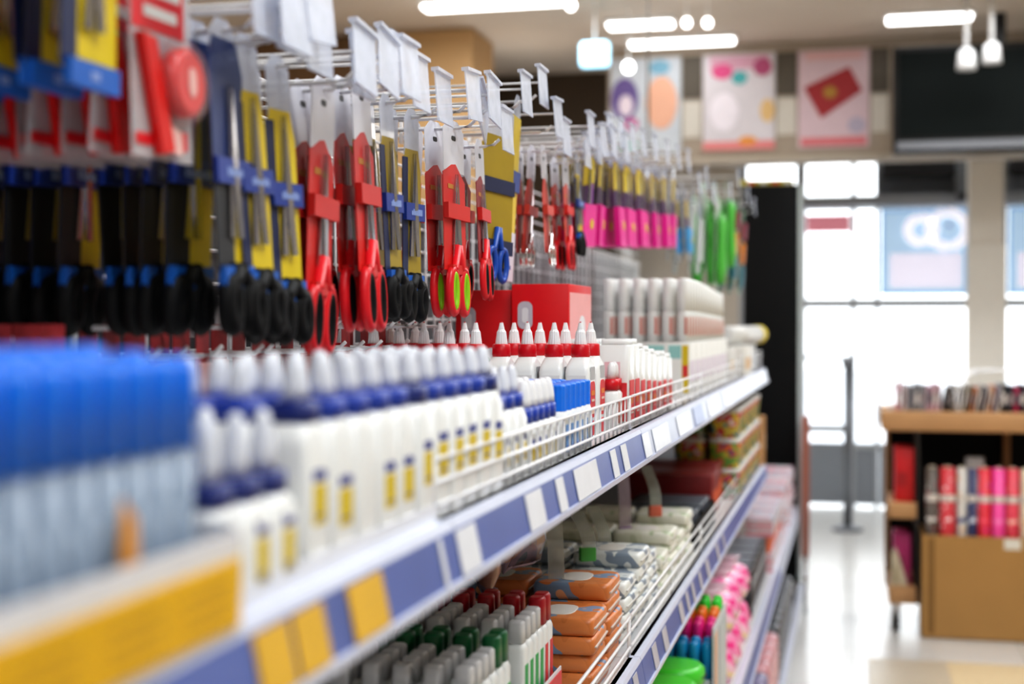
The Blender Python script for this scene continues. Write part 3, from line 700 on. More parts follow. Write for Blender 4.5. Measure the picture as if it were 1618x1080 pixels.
def pack_yellow(Lh=.235, w=.066, ymat=CARDY, handles=BLKM, navy=False):
    def f():
        t = empty('scissors_pack')
        k = Lh/.235; h = w/2
        header(t, w*.8, -.045*k, False, CLRW)
        c = card(t, [(-h, -.186*k), (h, -.186*k), (h, -.06*k), (h*.7, -.035*k), (-h*.7, -.035*k), (-h, -.06*k)], ymat)
        card(c, rect(-h*1.02, -h*.45, -.186*k, -.045*k), CARDN, 'dark_edge', .0005)
        if navy:
            card(c, [(-h*1.01, -.118*k), (h*1.01, -.118*k), (h*1.01, -.03*k), (h*.7, -.004*k), (-h*.7, -.004*k), (-h*1.01, -.03*k)], mat('navy_top', '1D3570', .4), 'navy_top', .001)
            card(c, rect(-h*1.02, h*.0, -.186*k, -.1*k), mat('dark_print', '15171C', .5), 'dark_panel', .0012)
        q = MB(); q.poly(rect(-h*1.02, h*1.02, -.118*k, -.098*k), .0052, CARDB, 'x', .003); letters(q, -h*.5, h*.7, -.112*k, .007, mat('pale_ink', '8FA4D8', .5), .0057, 7); q.build('blue_band', c)
        q = MB(); q.poly(rect(-h*.9, h*.9, -.200*k, -.182*k), .006, TABB, 'x', .003); q.box(.0060, .0064, -.006, .004, -.194*k, -.188*k, mat('pale_ink', '8FA4D8', .5)); q.build('blue_tab', c)
        blades(t, -.04*k, -.16*k)
        if handles: loops(t, -.212*k, .0085*k, .017*k, handles, dy=.0165*k, r=.0088*k, x=.003, stem=.012)
        return t
    return f
def pack_red(Lh=.25, w=.07, cm=CARDR, hm=HRED, inner=BLKM, red_tip=True, seg=1, blade_m=STEEL):
    def f():
        t = empty('scissors_pack'); k = Lh/.25; h = w/2
        header(t, w*.95, -.055*k, True, mat('header_white', 'E6E6EE', .25, var=.04))
        c = card(t, [(-h, -.185*k), (h, -.185*k), (h, -.066*k), (h*.15, -.044*k), (-h*.25, -.046*k), (-h, -.058*k)], cm)
        q = MB(); q.poly(rect(-h*1.01, h*1.01, -.118*k, -.098*k), .0062, CARDR, 'x', .004); q.build('red_band', c)
        q = MB(); q.box(.0006, .001, -h*.6, -h*.1, -.078*k, -.072*k, mat('gold_ink', 'C8883A', .5)); q.build('printed_mark', c)
        q = MB(); q.poly(rect(-h*.7, h*.7, -.19*k, -.178*k), .0075, CARDR, 'x', .004); q.build('lower_tab', c)
        blades(t, -.058*k, -.168*k, m=blade_m)
        loops(t, -.212*k, .0125*k, .028*k, hm, inner, dy=.018*k, r=.0062*k)
        return t
    return f
def pack_embroidery():
    t = empty('scissors_pack'); k = .86; h = .028
    header(t, .05, -.05*k, True, MC.get('header_white') or CLRW)
    card(t, [(-h, -.16), (h, -.16), (h, -.07), (h*.5, -.045), (0, -.04), (-h*.5, -.045), (-h, -.07)], CARDO)
    blades(t, -.035, -.145, w=.006, m=CHROME)
    loops(t, -.165, .011, .016, CHROME, None, dy=.013, r=.0026, x=.006, stem=.02)
    q = MB(); q.poly(rect(-h, h, -.10, -.085), .008, CARDO, 'x', .004); q.build('band', t)
    return t
def pack_shears():
    t = empty('scissors_pack'); h = .05
    header(t, .09, -.035, False, CLRW)
    c = card(t, [(-h, -.20), (h, -.20), (h, -.055), (h*.7, -.035), (-h*.7, -.035), (-h, -.05)], CARDDY)
    q = MB(); q.poly(rect(-h*1.01, h*1.01, -.115, -.095), .003, CARDN, 'x', .0015); q.build('navy_band', c)
    q = MB(); q.poly(rect(-h*1.01, h*1.01, -.2, -.18), .003, CARDN, 'x', .0015); q.build('navy_base', c)
    loops(t, -.215, .012, .022, mat('handle_blue', '1F55B8', .35), None, dy=.018, r=.0045)
    return t
def pack_long():
    t = empty('scissors_pack'); h = .026
    header(t, .04, -.02, False, CLRW)
    c = card(t, rect(-h, h, -.245, -.02), CARDY)
    q = MB(); q.poly(rect(-h*1.01, h*1.01, -.13, -.10), .004, CARDB, 'x', .002); q.build('blue_band', c)
    q = MB(); q.poly(rect(-h*.9, h*.9, -.262, -.19), .0012, mat('white_strip', 'D9DCE8', .4), 'x', .0016); q.box(.0022, .0026, -.004, .004, -.245, -.239, INK); q.build('price_strip', c)
    loops(t, -.05, .014, .035, BLKM, None, dy=.012, r=.006, x=-.006, stem=0)
    loops(t, -.21, .014, .035, BLKM, None, dy=.012, r=.006, x=-.006)
    return t
def pack_kids(cc=None, hc=None):
    def f():
        t = empty('scissors_pack'); h = .03
        header(t, .05, -.03, False, CLR)
        c = card(t, [(-h, -.135), (h, -.135), (h, -.04), (h*.6, -.018), (-h*.6, -.018), (-h, -.04)], PURP)
        card(c, [(-h*.98, -.068), (h*.98, -.060), (h*.98, -.042), (h*.6, -.02), (-h*.6, -.02), (-h*.98, -.042)], CARDY, 'yellow_top', .001)
        card(c, rect(-h, -h*.3, -.135, -.03), mat('dark_purple', '3E2248', .5), 'dark_edge', .0006)
        q = MB(); q.poly(rect(-h*1.05, h*1.05, -.160, -.095), .010, hc or PINK, 'x', .004); q.build('lower_sleeve', c)
        q = MB(); q.poly([(.006+.008*math.cos(a*math.pi/8), -.125+.008*math.sin(a*math.pi/8)) for a in range(16)], .0012, CARDY, 'x', .0097); q.build('yellow_dot', c)
        blades(t, -.03, -.11, w=.008)
        loops(t, -.142, .010, .012, hc or PINK, None, dy=.014, r=.006, x=.004, stem=.01)
        return t
    return f
def pack_tape():
    t = empty('tape_dispenser_pack'); h = .045
    c = card(t, rect(-h, h, -.135, .006), clear('blister_card', 'D8D2D4', .55), 'blister_card')
    q = MB(); q.poly(rect(-h*.95, h*.75, -.045, .004), .0014, HRED, 'x', .0004); q.box(.0013, .0018, -h*.6, h*.5, -.036, -.028, WHITE); q.box(.0013, .0018, -h*.5, h*.6, -.020, -.012, WHITE); q.build('red_print', c)
    q = MB(); q.box(.0005, .0012, h*.3, h*.8, -.126, -.112, HRED); q.box(.0005, .0012, -h*.9, -h*.2, -.126, -.118, HRED); q.build('price_mark', c)
    M = Matrix.Translation((.001, .018, -.078)) @ Matrix.Rotation(R(90), 4, 'Y')
    b = MB().loft([(0, .031, .031, 2), (.012, .030, .030, 2), (.016, .026, .026, 2)], clear('blister_dome', 'F4D0D0', .14), 28, M=M); b.build('blister', t)
    b = MB().loft([(0.001, .025, .025, 2), (.011, .025, .025, 2), (.014, .021, .021, 2)], mat('dispenser_red', 'E01A18', .3), 28, M=M); d = b.build('dispenser', t)
    q = MB(); q.loft([(.0141, .011, .006, 2.5), (.0152, .010, .0055, 2.5)], mat('dispenser_pale', 'F0C0B8', .4), 16, M=M); q.build('logo_plate', d)
    q = MB(); q.poly([(-.040, -.050), (-.020, -.052), (.004, -.128), (-.014, -.132)], .007, mat('dispenser_red', 'E01A18', .3), 'x', .0045); q.build('nozzle', d)
    q = MB(); q.poly([(.006, -.130), (.020, -.130), (.018, -.114), (.003, -.110)], .005, MC['dispenser_pale'], 'x', .0035); q.build('cap', d)
    return t

def row(key, builder, xe, y, z, n, dx, name, group, cat='scissors pack', tagtilt=0, hk=True, lw=.06, wild=1.0, sc=None, yaw=-.03):
    for i in range(n):
        put(key, builder, (xe-.028-i*dx, y, z-.0035-.0), '%s, %s' % (name, 'frontmost' if i == 0 else '%s from the front' % ORD[i]), cat, group, rot=(jit(.035)*wild, jit(.06)*wild, yaw+jit(.09)*wild), sc=sc)
    if hk: hook(xe, y, z, 'white peg hook carrying the ' + name, tilt=tagtilt, lw=lw)
Y1_ = pack_yellow(); 
XE = -.455
def zt(px, py, X=XE): return at(px, py, X=X)
def hang(px, ybot, L, xe=XE):
    p = at(px, ybot, X=xe-.028); return p.y, p.z+L
def R_(key, builder, L, px, ybot, n, dx, name, group, xe=XE, **kw):
    y, z = hang(px, ybot, L, xe); row(key, builder, xe, y, z, n, dx, name, group, **kw); return y, z
R_('yel0', pack_yellow(.225, .068, handles=None), .184, 146, 116, 10, .0205, 'yellow scissors pack cut by the photo top', 'yellow packs at the top left')
R_('tape', pack_tape, .135, 252, 245, 9, .0215, 'red tape dispenser pack at the upper left', 'red tape dispenser packs', cat='tape dispenser')
R_('yel3', pack_yellow(.235, .066, navy=True), .231, 352, 512, 12, .0235, 'yellow-carded black-handled scissors pack below the tape dispensers', 'black-handled scissors packs')
R_('yel1', pack_yellow(.235, .052), .231, 388, 518, 1, .026, 'yellow-topped black-handled scissors pack', 'black-handled scissors packs')
R_('yel1', pack_yellow(.235, .052), .231, 438, 528, 2, .026, 'yellow-carded black-handled scissors pack beside the red packs', 'black-handled scissors packs')
R_('red1', pack_red(.25, .066), .246, 512, 556, 2, .0215, 'largest red scissors pack', 'large red scissors packs')
R_('red1', pack_red(.25, .066), .246, 570, 520, 3, .021, 'large red scissors pack right of the largest ones', 'large red scissors packs', lw=.05)
R_('yel2', pack_yellow(.225, .05, CARDDY), .221, 610, 491, 3, .021, 'blue-tabbed dark scissors pack right of the large red packs', 'blue-tabbed scissors packs')
R_('yel2', pack_yellow(.225, .05, CARDDY), .221, 650, 496, 2, .021, 'blue-tabbed dark scissors pack left of the green-handled scissors', 'blue-tabbed scissors packs')
R_('redgreen', pack_red(.235, .07, CARDR, HRED, HGRN), .231, 716, 497, 3, .024, 'scissors pack with red and lime green handles', 'green-lined scissors packs', tagtilt=-38)
R_('redblack', pack_red(.205, .056, mat('card_dark_red', '8E1A1E', .45), HRED, BLKM), .202, 757, 472, 2, .021, 'scissors pack with a dark red card and black-lined handles', 'dark red scissors packs')
R_('shears', pack_shears, .242, 790, 445, 1, .02, 'wide yellow pack with navy bands and blue handles', 'wide yellow packs', yaw=-.2)
R_('long', pack_long, .262, 818, 441, 1, .02, 'long black scissors with a white price strip', 'long black scissors')
R_('embroidery', pack_embroidery, .184, 858, 420, 3, .0185, 'small chrome scissors pack on an orange-red card', 'chrome scissors packs')
R_('redsm', pack_red(.185, .05, CARDO, HRED, BLKM), .182, 893, 424, 2, .019, 'small red scissors pack with black-lined handles', 'small red scissors packs')
R_('yelsm', pack_yellow(.17, .045), .167, 912, 398, 1, .02, 'small yellow and blue scissors pack before the pink ones', 'small yellow packs')
for i, (px, yb, xe) in enumerate(((932, 386, -.45), (951, 386, -.445), (970, 387, -.44), (989, 388, -.435), (1008, 388, -.43), (1028, 389, -.425), (1047, 389, -.42), (1064, 388, -.415))):
    R_('kids', pack_kids(), .192, px, yb, 4, .019, 'pink children\'s scissors pack, %s pink hook from the left' % ORD[i], 'pink children\'s scissors packs', xe=xe, sc=(1, 1.2, 1.2))
R_('kidsblue', pack_kids(hc=LBLUE), .160, 1083, 398, 2, .022, 'light blue handled children\'s scissors pack', 'light blue children\'s scissors', xe=-.41)
# extra empty hooks with ticket holders between the packs
for i, (px, py) in enumerate(((448, 22), (487, 12), (560, 92), (598, 98), (632, 108), (735, 150), (768, 158), (872, 186), (925, 205), (945, 220), (962, 225), (982, 232))):
    p = at(px, py, X=-.44); hook(-.44, p.y, p.z-.02, 'white peg hook with an empty clear ticket holder, %s from the left along the top' % ORD[i], tilt=(0, 6, -5, -8, 0, 4, -6, 3, 0, 5, -5, 0)[i])
# far blister packs
def pack_clear():
    t = empty('blister_pack'); c = card(t, rect(-.03, .03, -.20, .014), mat('pale_card', 'C4C6CC', .4, var=.2, scale=40), 'backing_card')
    q = MB(); q.box(.0005, .012, -.022, .022, -.17, -.05, clear('blister_shell', 'F4F6FA', .4, .08), .004); q.build('blister', c)
    q = MB(); q.box(.0005, .0015, -.028, .028, -.045, -.012, mat('grey_blue_print', '9CA6B4', .4)); q.build('print', c); return t
def pack_green():
    t = empty('toy_pack'); c = card(t, rect(-.035, .035, -.26, .014), mat('mint_card', 'BFD8C0', .4), 'backing_card')
    q = MB(); q.loft([(-.25, .012, .022, 2), (-.20, .018, .03, 2), (-.12, .012, .02, 2), (-.07, .016, .025, 2), (-.04, .006, .01, 2)], mat('lime_green', '5CC44E', .35), 16, M=Matrix.Translation((.014, 0, 0))); q.build('green_toy', c)
    q = MB(); q.box(.0005, .002, -.034, .034, -.03, -.005, mat('white_print', 'EDEFF2', .4)); q.build('print', c); return t
def pack_mix():
    t = empty('toy_pack'); c = card(t, rect(-.04, .04, -.27, .014), mat('dark_green_card', '2E7A48', .45, var=.15), 'backing_card')
    q = MB(); q.box(.0005, .012, -.03, .034, -.09, -.03, mat('berry_print', '9A3048', .4), .003); q.build('upper_part', c)
    q = MB(); q.box(.0005, .012, -.034, .02, -.17, -.10, mat('orange_toy', 'E88A2A', .4), .003); q.build('middle_part', c)
    q = MB(); q.box(.0005, .012, -.03, .03, -.25, -.18, mat('teal_toy', '3F7C8C', .4), .003); q.build('lower_part', c); return t
R_('clearp', pack_clear, .20, 1094, 410, 3, .03, 'clear blister pack before the green toys', 'clear blister packs', xe=-.40, cat='blister pack')
R_('clearp', pack_clear, .20, 1106, 430, 3, .03, 'clear blister pack just left of the green toys', 'clear blister packs', xe=-.39, cat='blister pack')
R_('greenp', pack_green, .26, 1134, 452, 3, .035, 'green toy pack on the nearer green hook', 'green toy packs', xe=-.37, cat='toy pack')
R_('greenp', pack_green, .26, 1147, 425, 3, .035, 'green toy pack on the farther green hook', 'green toy packs', xe=-.36, cat='toy pack')
R_('mixp', pack_mix, .27, 1164, 448, 3, .035, 'dark green pack with orange and berry red toys', 'mixed toy packs', xe=-.35, cat='toy pack')
R_('mixp', pack_mix, .27, 1174, 462, 3, .035, 'dark green toy pack nearest the black panel', 'mixed toy packs', xe=-.34, cat='toy pack')
# bare hooks low behind the blue caps, with red refill packs at the back
for i in range(1, 14):
    for q_ in range(2):
        y = .98+i*.065; z = EYE-.002-q_*.026
        hook(-.53-.03*q_+jit(.012), y+.03*q_, z, 'bare white wire hook behind the bottles, %s from left, %s row' % (ORD[i], ('upper', 'lower')[q_]), holder=False)
def refill():
    t = empty('refill_pack'); c = card(t, rect(-.016, .016, -.075, .006), mat('refill_red', 'B4383C', .5, var=.2, scale=60), 'backing_card')
    q = MB(); q.box(.0005, .006, -.012, .012, -.065, -.03, mat('refill_pale', 'D9A4A0', .4), .002); q.build('blister', c); return t
for i in range(0, 14, 2):
    for k in range(3):
        put('refill', refill, (-.60-k*.022, .98+i*.065, EYE-.006), 'small red refill pack low behind the bottles, %s hook, %s pack' % (ORD[i], ('front', 'middle', 'rear')[k]), 'refill pack', 'small red refill packs', rot=(0, 0, jit(.1)))

# =================================================================== SECOND SHELF
GCAP = mat('green_cap', '0C6A3C', .35); RCAP = mat('dark_red_cap', 'B00E22', .35)
def corr(capm):
    def f():
        t = empty('correction_bottle')
        bd = MB().loft([(0, .0105, .0105, 5), (.105, .0108, .0108, 5), (.112, .008, .008, 3)], WHITE, 20).build('body', t)
        if capm: MB().loft([(.112, .0095, .0105, 3), (.138, .009, .0100, 3), (.141, .007, .008, 3)], capm, 20).build('cap', t)
        else: MB().loft([(.112, .0085, .0085, 5), (.132, .0080, .0080, 5), (.134, .006, .006, 5)], mat('cap_grey_white', 'DADADC', .35), 20).build('cap', t)
        q = MB(); q.box(.0100, .0112, -.006, .006, .02, .09, REDP if capm is RCAP else mat('green_print', '2FA858', .5)); q.build('label', bd)
        return t
    return f
for g, (ys, cm, nm, cn) in enumerate(((1.215, GCAP, 'corrg', 'green'), (1.415, RCAP, 'corrr', 'red'))):
    t = empty('display_tray'); t.o.location = (0, ys-.016, Z2); b = MB(); TC = mat('tray_'+cn, ('3DBB52', 'D8303A')[g], .4)
    b.box(-.474, -.318, 0, .158, .0004, .002, TRW)
    b.poly([(-.3190, .002), (-.3190, .055)], .1, TRW) if False else None
    b.box(-.3195, -.318, 0, .158, .002, .058, TRW); b.box(-.474, -.4725, 0, .158, .002, .08, TRW); b.build('tray', t)
    b = MB(); b.box(-.3179, -.3168, .004, .154, .006, .054, TC)
    for k in range(6): b.box(-.3168, -.3164, .015+k*.022, .026+k*.022, .018, .042-.008*(k % 2), WHITE)
    b.build('front_label', t); tag(t, 'white display tray with %s printed front holding the %s-capped bottles' % (cn, cn), 'tray')
    for i in range(5):
        for j in range(6):
            last = j >= 4
            put(nm if last else 'corrw', corr(cm if last else None), (-.336-i*.0288, ys+j*.0245, Z2+.0022), ('%s-capped' % cn if last else 'white-capped') + ' correction bottle in the %s-fronted tray, %s from the aisle, %s file' % (cn, ORD[i], ORD[j]), 'correction bottle', 'correction bottles on the second shelf')
def softpack(key, w, d, h, cols, sc):
    def f():
        t = empty('soft_pack')
        bd = MB().loft([(0, w*.485, d*.48, 14), (h*.2, w/2, d/2, 14), (h*.75, w/2, d/2, 14), (h*.95, w*.485, d*.48, 12), (h, w*.46, d*.46, 10)], blotch('print_'+key, cols, sc, .35), 24).build('pack', t)
        q = MB(); q.box(w*.478, w*.52, -d*.44, d*.44, h*.42, h*.5, mat('seal_'+key, 'D8D4CE', .3)); q.build('sealed_edge', bd)
        q = MB(); q.loft([(h, w*.2, d*.3, 3), (h+.0008, w*.19, d*.29, 3)], mat('badge_'+key, 'E6E2DC', .4), 14); q.build('printed_panel', bd)
        return t
    return f
def stacks(key, ys, cols, sc, name, group, nrow, heights, w=.10, d=.105, h=.021, x0=-.352, cat='pack'):
    for a, y in enumerate(ys):
        for i in range(nrow):
            nh = heights[a % len(heights)]
            for k in range(nh):
                put(key, softpack(key, w, d, h, cols, sc), (x0-i*(w+.008)+jit(.003), y+jit(.003), Z2+.0006+k*(h+.0008)), '%s, %s from the bottom, %s stack along, %s in' % (name, ORD[k], ORD[a], ORD[i]), cat, group, rot=(0, 0, jit(.03)))
stacks('orange', (1.72, 1.835), ('E6B088', '7E96B4', 'D98448', 'CE7A40'), 24, 'shiny orange and blue pack', 'orange packs in stacks', 2, (4, 5))
stacks('greyblue', (1.965, 2.085, 2.205), ('8A97A6', 'DDE0DE', '8A97A6', 'E8EAE6'), 26, 'grey-blue and white pack', 'grey-blue packs in stacks', 2, (4, 5, 4))
stacks('creamp', (2.33, 2.45, 2.57, 2.69), ('C9CBB4', 'DDDCCB', 'E6E4D8', 'B8C2A4'), 22, 'cream and pale green pack', 'cream packs in stacks', 2, (3, 4, 3, 4))
# black trays, dark red boxes
def btray():
    t = empty('black_tray')
    b = MB(); b.box(-.12, .06, -.10, .10, 0, .012, BLKM); b.box(.056, .06, -.10, .10, .0121, .05, BLKM); b.box(-.12, -.116, -.10, .10, .0121, .05, BLKM); b.box(-.1159, .0559, -.10, -.096, .0121, .05, BLKM); b.box(-.1159, .0559, .096, .10, .0121, .05, BLKM)
    bd = b.build('tray', t)
    for k in range(5): MB().box(-.105, .05, -.088+k*.035, -.060+k*.035, .0125, .062, mat('slate_box', '59606A', .3, var=.2), .004).build('slate_case', bd)
    return t
for i, y in enumerate((2.86, 3.07)):
    put('btray', btray, (-.36, y, Z2+.0006), 'black tray of slate grey cases on the second shelf, %s one' % ('nearer', 'farther')[i], 'tray', 'black trays')
def dred():
    t = empty('dark_red_carton')
    bd = MB().box(-.14, .05, -.09, .09, 0, .10, mat('maroon', '7C1218', .4), .002).build('box', t)
    q = MB(); q.box(-.13, .04, -.0915, -.0903, .015, .045, mat('orange_text', 'D05A2A', .5)); q.box(.0502, .0515, -.07, .07, .02, .06, mat('orange_text', 'D05A2A', .5)); q.build('print', bd)
    return t
put('dred', dred, (-.36, 3.29, Z2+.0006), 'dark red carton behind the black trays on the second shelf', 'carton')
put('dred', dred, (-.37, 3.49, Z2+.0006), 'dark red carton farther along, before the colourful tubs', 'carton')
def tub(cols, sc, key):
    def f():
        t = empty('sweet_tub'); bd = MB().loft([(0, .035, .035, 4), (.06, .04, .04, 4), (.065, .04, .04, 4)], blotch(key, cols, sc, .4), 20).build('tub', t)
        MB().loft([(.065, .042, .042, 4), (.075, .041, .041, 4)], mat('lid_'+key, 'E2E0DC', .3), 20).build('lid', t); return t
    return f
for i in range(9):
    for k in range(3):
        for c in range(2):
            v = (i+k+c) % 3
            put('tub%d' % v, tub((('D8C23A', 'C2426A', '4E8C4A', 'E4E0DA'), ('5E4478', 'D86A3A', '6BA84A', 'E8C84A'), ('E6E0DC', 'C83A48', 'D8C84A', '3A7A9A'))[v], 45, 'tub_print%d' % v), (-.32-c*.088, 3.64+i*.092+.0, Z2+.0006+k*.0758), 'colourful tub on the second shelf, %s along, %s from bottom, %s column' % (ORD[i], ORD[k], ('aisle', 'inner')[c]), 'tub', 'colourful tubs')
n = MB(); n.box(0, .10, 0, .03, 0, .155, mat('tan_board', 'C79A6A', .6), .002); n.box(.1, .1008, .004, .026, .05, .1, mat('tan_print', 'E6D8C0', .6)); n = n.build('tan_carton'); n.o.location = (-.37, 4.475, Z2+.0006)
tag(n, 'tall tan carton standing at the very end of the second shelf', 'carton')
# curved plastic strips and bags hanging above the second shelf
def strip(key, px, y0, y1, X, curl, m, endm, label):
    p = at(px, y0, X=X); q = at(px, y1, X=X); H = min(p.z, Z1-.024)-q.z; zt_ = min(p.z, Z1-.024); t = empty('hanging_strip'); t.o.location = (X, p.y, zt_)
    b = MB(); pts = []
    for k in range(11): u = k/10; pts.append((math.sin(u*2.0)*curl, -u*H))
    for k in range(10):
        (a, c), (d, e) = pts[k], pts[k+1]
        b.faces([b.b.faces.new([b.b.verts.new(v) for v in ((a, -.011, c), (a, .011, c), (d, .011, e), (d, -.011, e))])], m, True)
    b.build('strip', t); t.o.rotation_euler = (0, 0, R(-60))
    d, e = pts[-1]; MB().box(d-.004, d+.006, -.012, .012, e-.012, e+.008, endm, .002).build('end_clip', t)
    tag(t, label, 'shelf strip', 'plastic strips hanging under the upper shelf')
ST1 = clear('strip_plastic', 'C8CCC4', .5); ST2 = clear('lilac_plastic', 'CDB8CC', .55)
GCL = mat('green_clip', '4FA84A', .4)
strip('a', 905, 800, 862, -.40, .07, ST1, GCL, 'curved clear strip with green end, nearer of the two')
strip('b', 935, 800, 858, -.40, .06, ST1, GCL, 'curved clear strip with green end, farther of the two')
strip('c', 985, 752, 838, -.39, .01, ST2, mat('lilac_clip', '8C5CA0', .4), 'straight lilac strip hanging beyond the curved ones')
strip('d', 876, 822, 950, -.38, .008, ST1, mat('grey_clip', '9A9CA0', .4), 'narrow clear strip hanging straight before the grey-blue packs')
strip('e', 1020, 735, 800, -.37, .05, ST1, mat('coral_clip', 'D8705A', .4), 'curved pale strip with coral end before the dark red cartons')
def bag():
    t = empty('plastic_bag')
    b = MB(); b.loft([(-.15, .003, .05, 2), (-.12, .02, .052, 2.5), (-.06, .016, .045, 2.5), (-.01, .003, .03, 2)], blotch('bag_print', ('66707A', '8C7C8C', 'A88478', 'B8BCC8'), 18, .12), 16); bd = b.build('bag', t)
    MB().box(-.001, .001, -.02, .02, -.0098, .0, ST1).build('header', t)
    q = MB(); q.tube([(0, -.045, -.148), (.015, 0, -.146), (0, .045, -.148)], .002, ST2, 6); q.build('seam', bd); return t
for i, (px, X) in enumerate(((765, -.42), (795, -.44), (825, -.42))):
    p = at(px, 862, X=X); put('bag', bag, (X, p.y, Z1-.024), 'crinkled plastic bag hanging under the upper shelf behind the red caps, %s from the left' % ORD[i], 'bag', 'crinkled bags', rot=(0, 0, jit(.4)))

# =================================================================== THIRD SHELF
Z3s = Z3+.0006
def marker(col, h=.2):
    def f():
        t = empty('marker_pen'); m = mat('marker_'+col, col, .3)
        MB().loft([(0, .009, .009, 2), (h*.62, .0095, .0095, 2)], mat('marker_barrel', 'D8DADC', .3), 14).build('barrel', t)
        MB().loft([(h*.62, .0105, .0105, 2), (h*.97, .010, .010, 2), (h, .006, .006, 2)], m, 14).build('cap', t); return t
    return f
for j, (c, cn, hh) in enumerate((('1790C8', 'blue', .175), ('1790C8', 'blue', .178), ('EC2A8C', 'pink', .20), ('EC2A8C', 'pink', .203), ('F0802A', 'orange', .21), ('F0802A', 'orange', .212), ('36D23A', 'green', .22), ('36D23A', 'green', .222))):
    for i in range(6):
        put('mk'+cn, marker(c, .2), (-.262-i*.0235, 2.62+j*.03, Z3s), '%s-capped marker pen, %s from the aisle in the %s %s file' % (cn, ORD[i], ('nearer', 'farther')[j % 2], cn), 'marker', '%s marker pens' % cn, sc=(1, 1, hh/.2))
t = empty('marker_rack'); b = MB(); b.box(-.2505, -.2475, 2.60, 2.86, Z3s, Z3+.205, mat('rack_clear', 'D4D8DC', .3)); b.build('side_panel', t)
b = MB(); b.box(-.2470, -.2462, 2.61, 2.66, Z3+.02, Z3+.19, mat('orange_side', 'E6B89A', .4)); b.box(-.2470, -.2462, 2.70, 2.85, Z3+.02, Z3+.19, mat('grey_side', 'C4CCD0', .4)); b.build('label', t); tag(t, 'pale side panel beside the coloured marker pens on the third shelf', 'display rack')
def oval(c, cn):
    def f():
        t = empty('pencil_case'); m = mat('case_'+cn, c, .3)
        bd = MB().loft([(0, .06, .05, 2.6), (.008, .068, .056, 2.6), (.030, .068, .056, 2.6), (.038, .060, .048, 2.6)], m, 28).build('shell', t)
        q = MB(); q.tube([(.0695*math.cos(a*math.pi/12), .0575*math.sin(a*math.pi/12), .019) for a in range(24)], .0018, BLK, 6, True); q.build('zip', bd); return t
    return f
for k, (cn, c) in enumerate((('purple', '5A34A8'), ('green', '4FD23A'), ('purple', '5A34A8'), ('green', '4FD23A'))):
    put('oval'+cn, oval(c, cn), (-.325, 2.40, Z3s+k*.0388), 'oval %s case in the pile on the third shelf, %s from the bottom' % (cn, ORD[k]), 'case', 'oval cases in a pile')
    put('oval'+cn, oval(c, cn), (-.325, 2.53, Z3s+k*.0388), 'oval %s case in the pile beside the markers, %s from the bottom' % (cn, ORD[k]), 'case', 'oval cases in a pile')
def pinkbag():
    t = empty('pink_toy_bag')
    b = MB(); b.loft([(0, .05, .05, 3), (.03, .062, .06, 2.5), (.07, .05, .05, 2.3), (.09, .02, .03, 2)], blotch('pink_bag', ('E83A8C', 'F08CB8', 'F4C8D8', 'F4D8A8'), 22, .2), 18); bd = b.build('bag', t)
    q = MB(); q.loft([(.0895, .018, .026, 2), (.112, .035, .006, 3)], clear('bag_clear', 'F2DCE6', .6), 14); q.build('gathered_top', bd); return t
k = 0
for i in range(2):
    for j in range(5):
        for l in range(2):
            put('pinkbag', pinkbag, (-.302-i*.13+jit(.004), 3.05+j*.130+jit(.003), Z3s+l*.114*.92), 'bag of pink toys, %s away in the %s column, %s layer' % (ORD[j], ('aisle', 'inner')[i], ('lower', 'upper')[l]), 'toy bag', 'bags of pink toys', rot=(0, 0, jit(.25)), sc=(1-abs(jit(.12)), 1-abs(jit(.12)), .90 if l == 0 else .80+jit(.1)))
def blackcase():
    t = empty('dark_carton'); bd = MB().box(-.08, .045, -.06, .06, 0, .06, mat('dark_case', '23242A', .4), .003).build('box', t)
    q = MB(); q.box(.0452, .0462, -.05, .05, .012, .028, mat('case_stripe', 'B4BAC4', .4)); q.box(-.06, .03, -.05, .05, .0602, .0608, mat('case_top', '8A8E98', .4)); q.build('label', bd); return t
for j in range(5):
    for l in range(2):
        put('bcase', blackcase, (-.30, 3.76+j*.125, Z3s+l*.0618), 'dark carton with grey stripe past the pink toy bags, %s away, %s layer' % (ORD[j], ('lower', 'upper')[l]), 'carton', 'dark striped cartons')
def ostack():
    t = empty('flat_box'); bd = MB().box(-.09, .05, -.09, .09, 0, .026, mat('flat_orange', 'E8703A', .35), .002).build('box', t)
    q = MB(); q.box(-.07, .03, -.07, .07, .0262, .0268, mat('flat_cream', 'F0D8C8', .4)); q.build('label', bd); return t
for j in range(3):
    for l in range(2, 4):
        put('ostack', ostack, (-.30, 4.51+j*.1998, Z3s+l*.0275), 'flat orange box in the pile before the magazines, %s pile, %s from the bottom' % (ORD[j], ORD[l]), 'box', 'flat orange boxes')
def mag(v):
    def f():
        t = empty('magazine'); bd = MB().box(-.11, .07, -.105, .105, 0, .012, blotch('mag%d' % v, (('F0E4E6', 'E8A8B4', 'DCE0E8', 'F4F0F0'), ('F2ECEA', 'E4C8CC', 'B8C4D4', 'F0D0D4'))[v], 14, .3)).build('pages', t)
        q = MB(); q.box(-.1, .06, -.095, -.05, .0121, .0126, mat('mag_title%d' % v, ('D87A90', 'C8A8B8')[v], .4)); q.build('title', bd); return t
    return f
for j in range(4):
    for l in range(14):
        v = (j+l) % 2; put('mag%d' % v, mag(v), (-.31+jit(.006), 5.12+j*.222, Z3s+l*.0131), 'pale pink magazine before the black panel, %s pile, %s from the bottom' % (ORD[j], ORD[l]), 'magazine', 'pink magazines in piles', rot=(0, 0, jit(.03)))
